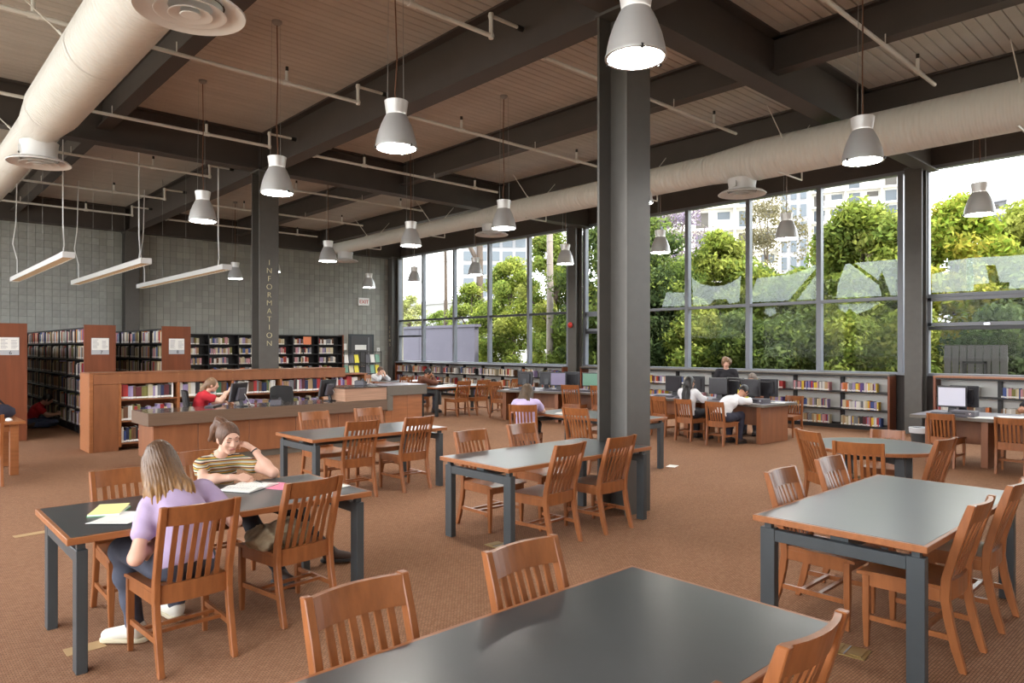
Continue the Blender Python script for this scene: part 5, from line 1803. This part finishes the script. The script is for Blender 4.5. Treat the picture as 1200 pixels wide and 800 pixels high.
def seated(x, y, fw, lean=0.05, seat=0.45, arms='table', scale=1.0, twist=0):
    """joints of a sitter on a chair at (x, y) facing fw, hands on the table or at the face"""
    f = unit((fw[0], fw[1], 0))
    r = V(f[1], -f[0], 0)
    u = V(0, 0, 1)
    o = V(x, y, 0)
    k = scale
    q = lambda a, b, c: tuple(o + r * a * k + f * b + u * c)
    s = seat + 0.075
    J = dict(pelvis=q(0, -0.06, s), chest=q(0, -0.05 + lean * 0.7, s + 0.28 * k - lean * 0.12), neck=q(0, -0.02 + lean * 1.25, s + 0.445 * k - lean * 0.35),
             sl=q(-0.165, -0.03 + lean * 1.15, s + 0.395 * k - lean * 0.33), sr=q(0.165, -0.03 + lean * 1.15, s + 0.395 * k - lean * 0.33),
             hl=q(-0.09, 0.0, s - 0.01), hr=q(0.09, 0.0, s - 0.01), kl=q(-0.11, 0.40, s + 0.01), kr=q(0.11, 0.40, s + 0.01),
             al=q(-0.11, 0.36, 0.09), ar=q(0.11, 0.36, 0.09), tl=q(-0.12, 0.51, 0.022), tr=q(0.12, 0.51, 0.022))
    if arms == 'table':
        J.update(el=q(-0.23, 0.12 + lean, 0.77), er=q(0.23, 0.12 + lean, 0.77), wl=q(-0.10, 0.34 + lean, 0.785), wr=q(0.10, 0.34 + lean, 0.785))
        J['hands'] = (('l', f + r * 0.3, -u, -1, 0.35), ('r', f - r * 0.3, -u, 1, 0.35))
    elif arms == 'face':
        J.update(el=q(-0.19, 0.28 + lean, 0.79), er=q(0.19, 0.28 + lean, 0.79), wl=q(-0.05, 0.20 + lean * 1.5, s + 0.42), wr=q(0.05, 0.20 + lean * 1.5, s + 0.42))
        J['hands'] = (('l', u * 0.8 - f * 0.25, -f, -1, 0.9), ('r', u * 0.8 - f * 0.25, -f, 1, 0.9))
    elif arms == 'raised':
        J.update(el=q(-0.22, 0.15 + lean, 0.78), er=q(0.22, 0.22 + lean, 0.86), wl=q(-0.08, 0.38, 0.82), wr=q(0.12, 0.42, 1.0))
        J['hands'] = (('l', f, -u, -1, 0.4), ('r', f + u * 0.3, -r, 1, 0.6))
    else:
        J.update(el=q(-0.22, 0.0, 0.66), er=q(0.22, 0.0, 0.66), wl=q(-0.1, 0.22, 0.6), wr=q(0.1, 0.22, 0.6))
        J['hands'] = (('l', f, -u, -1, 0.4), ('r', f, -u, 1, 0.4))
    J['headc'] = q(0, 0.03 + lean * 1.75, s + 0.445 * k - lean * 0.4 + 0.135)
    return J

# the girl in lilac, seen from behind
J = dict(pelvis=(1.33, 4.20, 0.535), chest=(1.335, 4.26, 0.78), neck=(1.325, 4.36, 0.935), sl=(1.175, 4.31, 0.85), sr=(1.50, 4.37, 0.895),
         el=(1.075, 4.20, 0.60), wl=(1.24, 4.40, 0.62), er=(1.63, 4.24, 0.70), wr=(1.56, 4.50, 0.775),
         hl=(1.23, 4.26, 0.52), hr=(1.43, 4.26, 0.52), kl=(1.12, 4.66, 0.545), kr=(1.50, 4.72, 0.54), al=(1.17, 4.58, 0.10), ar=(1.46, 4.78, 0.09), tl=(1.05, 4.69, 0.022), tr=(1.44, 4.93, 0.022),
         hands=(('l', (0.8, 0.5, 0.0), (0, 0, -1), -1, 0.5), ('r', (-0.6, 0.8, 0.0), (0, 0, -1), 1, 0.35)))
person('girl in a lilac t-shirt with long light brown hair, seen from behind', (1.33, 4.27, 0), J, ((1.265, 4.43, 1.085), (0.12, 1.0), 0.35, 0.10), ('longer', 'hair_ombre'), 'lilac_cloth', 'denim', shoe='shoe_white', h=0.009, hh=0.006, sleeve=0.5, slim=0.9)
# the girl in stripes, head propped on her left hand, writing with her right
J = dict(pelvis=(2.02, 5.66, 0.535), chest=(2.0, 5.56, 0.77), neck=(2.0, 5.49, 0.92), sl=(2.135, 5.475, 0.862), sr=(1.858, 5.50, 0.858),
         el=(2.30, 5.21, 0.785), wl=(2.195, 5.36, 0.965), er=(1.80, 5.27, 0.79), wr=(1.99, 5.12, 0.80),
         hl=(2.12, 5.6, 0.525), hr=(1.92, 5.6, 0.525), kl=(2.34, 5.20, 0.545), kr=(2.06, 5.16, 0.535), al=(2.76, 5.17, 0.10), ar=(2.24, 4.96, 0.09), tl=(2.88, 5.10, 0.03), tr=(2.28, 4.83, 0.022),
         hs=0.9, hands=(('l', (-0.75, 0.35, 0.62), (-0.35, 0.55, -0.75), -1, 1.0), ('r', (0.86, -0.35, -0.1), (-0.1, 0.65, -0.7), 1, 1.0)))
G2 = person('girl in a striped t-shirt with a ponytail, cheek propped on her hand', (2.02, 5.62, 0), J, ((2.035, 5.425, 1.06), (0.06, -1.0), 0.34, -0.08), ('ponytail', 'hair_brown'), 'striped_cloth', 'black_cloth', h=0.0085, hh=0.005, sleeve=0.42, face=True, slim=0.86, shirt_grow=0.009)
bw = V(2.195, 5.36, 0.965)
bd = unit(bw - V(2.30, 5.21, 0.785))
br_ = MB().tube([tuple(bw - bd * 0.030 - V(2.02, 5.62, 0)), tuple(bw - bd * 0.020 - V(2.02, 5.62, 0))], 0.0275, 20)
br_.build('hair_band_bracelet', 'ink', G2, smooth=True)

def sitter(label, x, y, fw, hair, shirt, pants, lean=0.08, arms='table', skin='skin', pitch=0.35, hfw=None, sleeve=0.5, seat=0.45, h=0.015, hh=0.010, scale=1.0, face=True):
    J = seated(x, y, fw, lean, seat, arms, scale)
    return person(label, (x, y, 0), J, (J['headc'], hfw or fw, pitch, 0), hair, shirt, pants, skin, 'shoe_dark', h, hh, sleeve, face)
sitter('librarian in a red t-shirt with long brown hair working at the desk', 4.12, 12.2, (0.95, -0.3), ('tail_low', 'hair_light'), 'red_cloth', 'denim', 0.08, 'raised', pitch=0.15, seat=0.50)
sitter('reader in a pale lilac top with wavy brown hair, back to us', 7.36, 7.68, (0.79, 0.61), ('longer', 'hair_mid'), 'lilac_pale', 'black_cloth', 0.08, 'table', h=0.012, hh=0.009, hfw=(0.97, 0.2))
sitter('woman in white with long black hair at the middle computer desk', 11.45, 7.46, (1.0, -0.05), ('verylong', 'hair_black'), 'white_cloth', 'black_cloth', -0.02, 'table', sleeve=1.85, seat=0.43, pitch=0.12)
sitter('man in white bending forward at the middle computer desk', 11.30, 6.70, (1.0, -0.1), ('short', 'hair_black'), 'white_cloth', 'navy', 0.36, 'table', 'skin_tan', sleeve=1.85, seat=0.43, pitch=0.9)
sitter('boy in a white shirt resting his chin on both hands', 11.35, 18.45, (0.1, -1.0), ('short', 'hair_brown'), 'white_cloth', 'denim', 0.12, 'face', pitch=0.35, sleeve=1.6)
sitter('man in a brown top, bent over with hands at his face', 10.95, 15.5, (0.85, -0.5), ('short', 'hair_black'), 'brown_cloth', 'denim', 0.09, 'face', 'skin_tan', sleeve=1.8, pitch=0.45)
sitter('grey-haired person half hidden behind a monitor, facing us', 13.35, 7.15, (-1.0, -0.2), ('short', 'hair_grey'), 'black_cloth', 'denim', 0.1, 'table', 'skin_tan', pitch=0.4, seat=0.5)
sitter('dark-haired person in black, cut by the right edge', 13.45, 2.42, (-1.0, 0.0), ('bob', 'hair_black'), 'black_cloth', 'black_cloth', 0.1, 'table', 'skin_tan', pitch=0.5)
for x, y, lb in ((13.42, 7.15, 'chair under the grey-haired person behind the monitor'), (13.5, 2.42, 'chair under the dark-haired person at the right edge')):
    dup(PB, (x, y, 0), LF, lb, GB)
# standing, in black, behind the middle desk
f = unit(V(-0.85, -0.55, 0))
r = V(f[1], -f[0], 0)
o = V(13.75, 8.05, 0)
q = lambda a, b, c: tuple(o + r * a + f * b + V(0, 0, c))
J = dict(pelvis=q(0, 0, 0.84), chest=q(0, 0.01, 1.09), neck=q(0, 0.03, 1.27), sl=q(-0.175, 0.02, 1.22), sr=q(0.175, 0.02, 1.22), el=q(-0.24, 0.02, 0.98), er=q(0.24, 0.02, 0.98), wl=q(-0.16, 0.2, 0.86), wr=q(0.16, 0.2, 0.86),
         hl=q(-0.09, 0, 0.82), hr=q(0.09, 0, 0.82), kl=q(-0.1, 0.02, 0.45), kr=q(0.1, 0.02, 0.45), al=q(-0.1, 0, 0.09), ar=q(0.1, 0, 0.09), tl=q(-0.12, 0.15, 0.022), tr=q(0.12, 0.15, 0.022),
         hands=(('l', f, V(0, 0, -1), -1, 0.4), ('r', f, V(0, 0, -1), 1, 0.4)))
person('woman in black with fair curly hair standing behind the middle desk', tuple(o), J, (q(0, 0.05, 1.41), f, 0.12, 0.05), ('curly', 'hair_light'), 'black_cloth', 'black_cloth', h=0.015, hh=0.007, sleeve=1.7, face=True)
# on the floor in the aisle
J = dict(pelvis=(2.62, 18.5, 0.135), chest=(2.72, 18.43, 0.36), neck=(2.83, 18.38, 0.50), sl=(2.80, 18.54, 0.44), sr=(2.74, 18.24, 0.44), el=(2.93, 18.50, 0.25), wl=(3.08, 18.35, 0.27), er=(2.9, 18.15, 0.26), wr=(3.1, 18.18, 0.28),
         hl=(2.66, 18.56, 0.12), hr=(2.64, 18.38, 0.12), kl=(3.0, 18.75, 0.14), kr=(3.0, 18.02, 0.11), al=(2.72, 18.82, 0.07), ar=(2.62, 18.06, 0.07), tl=(2.58, 18.8, 0.03), tr=(2.48, 18.12, 0.03),
         hands=(('l', (1, -0.2, 0.1), (0, -1, 0), -1, 0.5), ('r', (1, 0.1, 0.1), (0, 1, 0), 1, 0.5)))
person('person in red sitting on the carpet between two book stacks', (2.62, 18.5, 0), J, ((2.93, 18.34, 0.61), (0.9, -0.2), 0.5, 0), ('short', 'hair_black'), 'red_cloth', 'denim_blue', 'skin', h=0.015, hh=0.011, sleeve=0.5)
open_book('open book held by the person on the floor between the stacks', 3.13, 18.27, 0.25, 1.2, 0.07, 0.2)

# ------------------------------------------------------------------ outside: wall, buildings, trees
def far_box(t, name, x0, x1, y0, y1, z0, z1, m):
    return MB().box(x0, x1, y0, y1, z0, z1).build(name, m, t)
t = thing('garden_wall', 'grey concrete garden wall outside the far window', 'wall', (20.5, 27.0, -0.3))
for k in range(3):
    MB().box(0, 0.25, -2.2 + k * 4.4, 2.185 + k * 4.4, 0, 3.0).build('panel', 'concrete', t, bevel=0.01)
MB().box(-0.06, 0.31, -2.3, 11.2, 3.0, 3.12).build('coping', 'concrete', t)
t = thing('reflection_boards', 'grey board fence with a black framed gate outside the right window', 'fence', (17.7, 4.4, -0.3))  # added boards and frame imitate a greyish reflection in the lower pane
for k in range(8):
    MB().box(0, 0.03, -0.62 + k * 0.15, -0.49 + k * 0.15, 0.05, 2.1).build('board', 'frame_steel', t)
for z in (0.4, 1.8):
    MB().box(0.03, 0.07, -0.62, 0.58, z - 0.05, z + 0.05).build('rail', 'frame_steel', t)
g = MB()
for q0, q1, w0, w1 in ((-0.25, -0.2, 0.05, 1.75), (0.15, 0.2, 0.05, 1.75), (-0.25, 0.2, 1.7, 1.75)):
    g.box(-0.05, 0.0, q0, q1, w0, w1)
g.build('reflected_frame', 'black_metal', t)
t = thing('low_building', 'plain white building beyond the garden wall', 'building', (40, 58, -0.3))
MB().box(0, 12, -12, 14, 0, 6.2).build('wall', 'stucco', t)
MB().box(-0.2, 12.2, -12.2, 14.2, 6.2, 6.5).build('parapet', 'stucco', t)
MB().box(-0.05, 0.02, -8.5, -7.0, 2.9, 4.4).build('window', 'tower_glass', t)
MB().box(-0.05, 0.02, 2.0, 4.0, 2.9, 4.4).build('window', 'tower_glass', t)
MB().lathe([(0, 0.9), (0.4, 0.8), (0.45, 0.0)][::-1], 12, (3, 4, 6.5)).build('roof_vent', 'tower_grey', t)

def tower(label, x, y, wid, floors, fh, z0, m, rz, bays, glass=False, deep=10):
    """an apartment tower, its face towards -x local; balconies and windows are built"""
    t = thing('apartment_tower', label, 'building', (x, y, z0), rz)
    Hh = floors * fh
    MB().box(0.9, deep, -wid / 2, wid / 2, 0, Hh + 1).build('wall', m, t)
    bw = wid / bays
    for k in range(floors):
        z = k * fh
        if not glass:
            MB().box(-0.6, 0.95, -wid / 2, wid / 2, z - 0.15, z + 0.15).build('floor_slab', m, t)
        for b in range(bays):
            y0 = -wid / 2 + b * bw
            if glass:
                MB().box(0.80, 0.9, y0 + 0.35, y0 + bw - 0.35, z + 0.5, z + fh - 0.45).build('window', 'tower_glass', t)
            else:
                MB().box(0.80, 0.9, y0 + 0.6, y0 + bw - 0.6, z + 0.25, z + fh - 0.5).build('window', 'tower_glass' if (b + k) % 3 else 'recess', t)
                if b % 2 == 0:
                    MB().box(-0.62, -0.5, y0 + 0.1, y0 + bw * 1.2, z + 0.15, z + 1.2).build('balcony', m, t)
    if not glass:
        for b in range(0, bays + 1, 2):
            MB().box(-0.3, 0.92, -wid / 2 + b * bw - 0.15, -wid / 2 + b * bw + 0.15, 0, Hh).build('fin', m, t)
    MB().box(-0.7, deep, -wid / 2 - 0.2, wid / 2 + 0.2, Hh, Hh + 0.5).build('roof', m, t)
    return t
tower('white balconied tower beyond the trees, left of the steel window column', 143, 54, 19, 13, 3.0, -0.3, 'tower_white', 0.36, 6)
tower('pale glazed tower with a regular grid of windows', 116, 56, 6.2, 13, 3.0, -0.3, 'tower_grey', 0.45, 4, True)
tower('white apartment block with dark recessed balconies behind bare branches', 84.4, 51.4, 17, 9, 3.0, -0.3, 'tower_white', 0.55, 6)
tower('slim grey tower right of the steel window column', 194, 44, 6, 12, 3.0, -0.3, 'tower_grey', -0.35, 3, False, 9)
tower('dark gridded tower behind the palm trunk', 99, 113, 14, 9, 2.9, -0.3, 'tower_grey', 0.85, 5, True)

def tree(label, x, y, height, crown, blobs, cols, seed, leaf=0.088, n=6000, trunk=True, base=-0.3, name='tree', zmin=0.0, tr=0.14):
    """trunk and limbs, and a crown of single leaf blades gathered in clumps"""
    t = thing(name, label, 'tree' if name != 'shrub' else 'shrub', (x, y, base))
    rg = np.random.default_rng(seed)
    rr_ = random.Random(seed)
    cl = []
    for _ in range(blobs):
        a = rr_.uniform(0, 2 * PI)
        v = rr_.uniform(0, 1)
        zc = zmin + (height - zmin) * (0.08 + 0.87 * v)
        rad = crown * (math.sin(PI * min(1, 0.12 + 0.86 * v)) ** 0.7) * math.sqrt(rr_.uniform(0.1, 1))
        cl.append((rad * math.cos(a), rad * math.sin(a), zc, rr_.uniform(0.4, 0.66) * max(0.8, min(1.4, crown * 0.5))))
    if trunk:
        m = MB()
        m.tube([(0, 0, 0), (0.06, 0.03, height * 0.3), (-0.05, 0.02, height * 0.6), (0, 0, height * 0.85)], [tr, tr * 0.8, tr * 0.5, tr * 0.2], 9)
        m.build('trunk', 'bark', t, smooth=True)
        for c in cl[:: max(1, len(cl) // 7)]:
            z0 = min(height * 0.7, max(height * 0.2, c[2] * 0.6))
            MB().tube([(0, 0, z0), (c[0] * 0.5, c[1] * 0.5, (z0 + c[2]) * 0.52), (c[0], c[1], c[2])], [tr * 0.45, tr * 0.3, tr * 0.1], 6).build('branch', 'bark', t, smooth=True)
    cl = np.array(cl)
    pick = rg.integers(0, len(cl), n)
    d = rg.normal(size=(n, 3))
    d /= np.linalg.norm(d, axis=1)[:, None]
    rad = rg.uniform(0.3, 1.15, n)[:, None] * cl[pick, 3][:, None]
    pos = cl[pick, :3] + d * rad * np.array([1, 1, 0.8])
    pos[:, 2] = np.maximum(pos[:, 2], 0.05)
    nrm = d + rg.normal(size=(n, 3)) * 0.7
    nrm /= np.linalg.norm(nrm, axis=1)[:, None]
    tg = np.cross(nrm, rg.normal(size=(n, 3)))
    tg /= np.linalg.norm(tg, axis=1)[:, None]
    bt = np.cross(nrm, tg)
    L = leaf * rg.uniform(0.7, 1.3, n)[:, None]
    wd = L * 0.45
    v0, v1, v2, v3 = pos - tg * L, pos + bt * wd + nrm * L * 0.12, pos + tg * L, pos - bt * wd + nrm * L * 0.12
    vs = np.stack([v0, v1, v2, v3], 1).reshape(-1, 3)
    me = bpy.data.meshes.new('foliage')
    me.vertices.add(4 * n)
    me.vertices.foreach_set('co', vs.ravel())
    me.loops.add(4 * n)
    me.loops.foreach_set('vertex_index', np.arange(4 * n))
    me.polygons.add(n)
    me.polygons.foreach_set('loop_start', np.arange(0, 4 * n, 4))
    me.polygons.foreach_set('loop_total', np.full(n, 4))
    pal = np.array([lin(c) for c in cols])
    cc = pal[rg.integers(0, len(pal), len(cl))][pick] * 0.5 + pal[rg.integers(0, len(pal), n)] * 0.5
    cc *= 0.6 * rg.uniform(0.75, 1.25, n)[:, None]
    at = me.color_attributes.new('tint', 'FLOAT_COLOR', 'CORNER')
    at.data.foreach_set('color', np.repeat(np.concatenate([cc, np.ones((n, 1))], 1), 4, axis=0).ravel())
    me.materials.append(M['leaf'])
    me.update()
    me.validate()
    tag(link('foliage', me, t), kind='stuff')
    return t
YG = ['B5BC5A', '9AAA48', 'C2C46A', '87943E']
MG = ['7A9046', '8CA052', '67793C', '9DAC58']
DG = ['506340', '62744C', '42522F', '748458']
tree('yellow-green bushy tree outside the middle window, nearest the steel column', 21.00, 7.93, 6.33, 1.79, 108, YG + MG, 1, n=35100)
tree('bright green tree in the centre pane of the middle window', 21.00, 12.45, 5.90, 1.74, 94, YG + MG, 2, n=29700)
tree('green tree with pale tips between two panes of the middle window', 21.60, 10.28, 4.46, 1.49, 81, MG + YG, 3, n=24300)
tree('dark tree close behind the tall column outside', 20.60, 16.10, 7.30, 2.50, 108, DG + MG, 4, n=32400)
tree('dark green tree just right of the tall column outside', 19.80, 14.03, 4.63, 1.06, 67, DG, 17, n=18900)
tree('tall light green tree at the last panes of the far window', 22.00, 21.25, 7.45, 1.68, 94, MG + YG, 6, n=29700)
tree('rounded green tree in the middle panes of the far window', 24.00, 26.07, 6.67, 1.74, 81, YG + MG, 7, n=27000)
tree('green tree by the pale palm trunk outside the far window', 26.00, 31.70, 5.99, 1.40, 59, MG + YG, 8, n=17550)
tree('yellowing tree outside the window right of the steel column', 21.50, 5.71, 6.10, 1.54, 108, ['C9C45A', 'A9BF52', 'BFB24A', '8FAE3E'], 9, n=32400)
tree('green tree at the right edge of the picture', 21.50, 4.16, 4.52, 1.18, 81, MG + YG, 10, n=24300)
tree('wispy bare-branched jacaranda with lilac blossom before the white block', 36.00, 23.97, 11.12, 3.75, 94, ['9A8AA6', '8A7F78', 'A39A8C', 'B2A2BC'], 12, n=10800, leaf=0.1)
tree('brownish thin tree before the glazed tower', 38.00, 19.59, 11.11, 2.68, 81, ['8A8468', '9A927A', '7C7452'], 13, n=10800, leaf=0.1)
tree('brownish thin tree before the balconied tower', 50.00, 18.71, 12.80, 2.12, 54, ['8A8468', '9A927A', '7C7452'], 14, n=6750, leaf=0.14)
tree('pale shrubby tree in front of the white building', 30.00, 43.96, 6.03, 1.56, 54, ['B9BD7C', 'A3AC66', 'C5C58E'], 15, n=10800)
tree('low green tree in front of the white building, by the dark trunk', 33.00, 44.24, 5.20, 1.79, 48, MG, 16, n=9450)
for k, (x, y, hh_, c, cols, w) in enumerate(((24.5, 20.2, 6.0, 1.9, YG + MG, 'far window'), (27.5, 18.0, 6.0, 2.2, MG, 'far window, right end'), (24.6, 7.4, 6.3, 2.3, MG + YG, 'middle window'), (25.0, 10.6, 5.6, 2.2, MG, 'middle window, centre'),
                                       (25.5, 4.8, 6.4, 1.9, YG, 'right window'), (26.5, 14.2, 5.2, 2.2, DG + MG, 'tall column'))):
    tree('green tree of the second row, seen through gaps beyond the %s' % w, x, y, hh_, c, 56, cols, 60 + k, n=18000, leaf=0.11)
HL = ('dense green shrub under the %s window, %s')
for k, (x, y, hgt, c, w) in enumerate(((19.0, 2.2, 2.7, DG + MG, 'right'), (19.2, 4.3, 2.9, DG, 'right'), (18.9, 6.0, 2.9, MG + YG, 'middle'), (19.1, 7.6, 3.0, MG + YG, 'middle'), (18.9, 9.2, 2.9, DG + MG, 'middle'),
                                       (19.2, 10.7, 3.0, MG + DG, 'middle'), (19.0, 12.2, 2.9, MG + YG, 'middle'), (19.3, 13.8, 3.2, DG, 'middle'), (19.3, 15.4, 3.2, DG, 'far'), (19.6, 17.0, 3.4, DG + MG, 'far'), (20.6, 18.9, 3.4, MG, 'far'), (22.6, 20.6, 3.3, MG, 'far'))):
    tree(HL % (w, ('nearest the right edge', 'just right of the steel column', 'just left of the steel column', 'second from the steel column', 'third from the steel column', 'fourth from the steel column', 'fifth from the steel column', 'beside the tall column', 'right end', 'second from its right end', 'third from its right end', 'beside the palm trunk')[k]),
         x, y, hgt, 1.05, 30, c, 30 + k, n=9000, leaf=0.08, name='shrub', trunk=True, tr=0.05)
def palm(label, x, y, z1, r, m, fork=False):
    t = thing('palm_trunk', label, 'tree', (x, y, -0.3))
    MB().tube([(0, 0, 0), (0.05, 0.02, z1 * 0.4), (0, 0.05, z1)], [r * 1.15, r, r * 0.9], 14).build('trunk', m, t, smooth=True)
    for k in range(1, int(z1 / 0.9)):
        MB().lathe([(r * 1.0, -0.02), (r * 1.1, 0), (r * 1.0, 0.02)], 14, (0.04, 0.03, k * 0.9)).build('ring_scar', m, t, smooth=True)
    if fork:
        MB().tube([(0, 0, z1 * 0.55), (-1.2, 0.9, z1 * 0.78), (-2.2, 1.7, z1 * 0.95)], [r * 0.7, r * 0.55, r * 0.4], 10).build('branch', m, t, smooth=True)
    for k in range(9):
        a = k * 2 * PI / 9
        MB().sweep([((q * 1.9 * math.cos(a), q * 1.9 * math.sin(a), z1 + 0.9 * q - 1.9 * q * q), (-math.sin(a) * 0.3 * (1.02 - q), math.cos(a) * 0.3 * (1.02 - q), 0), (0, 0, 0.01)) for q in (0, 0.25, 0.5, 0.75, 1.0)]).build('frond', 'green', t)
palm('pale palm trunk standing outside the far window', 20.1, 19.6, 11.5, 0.13, 'bark_pale')
palm('grey forked trunk outside the far window, before the white building', 26.5, 31.6, 12.5, 0.2, 'bark', True)
palm('thin dark trunk near the far corner outside', 25.5, 33.6, 12.5, 0.11, 'bark')
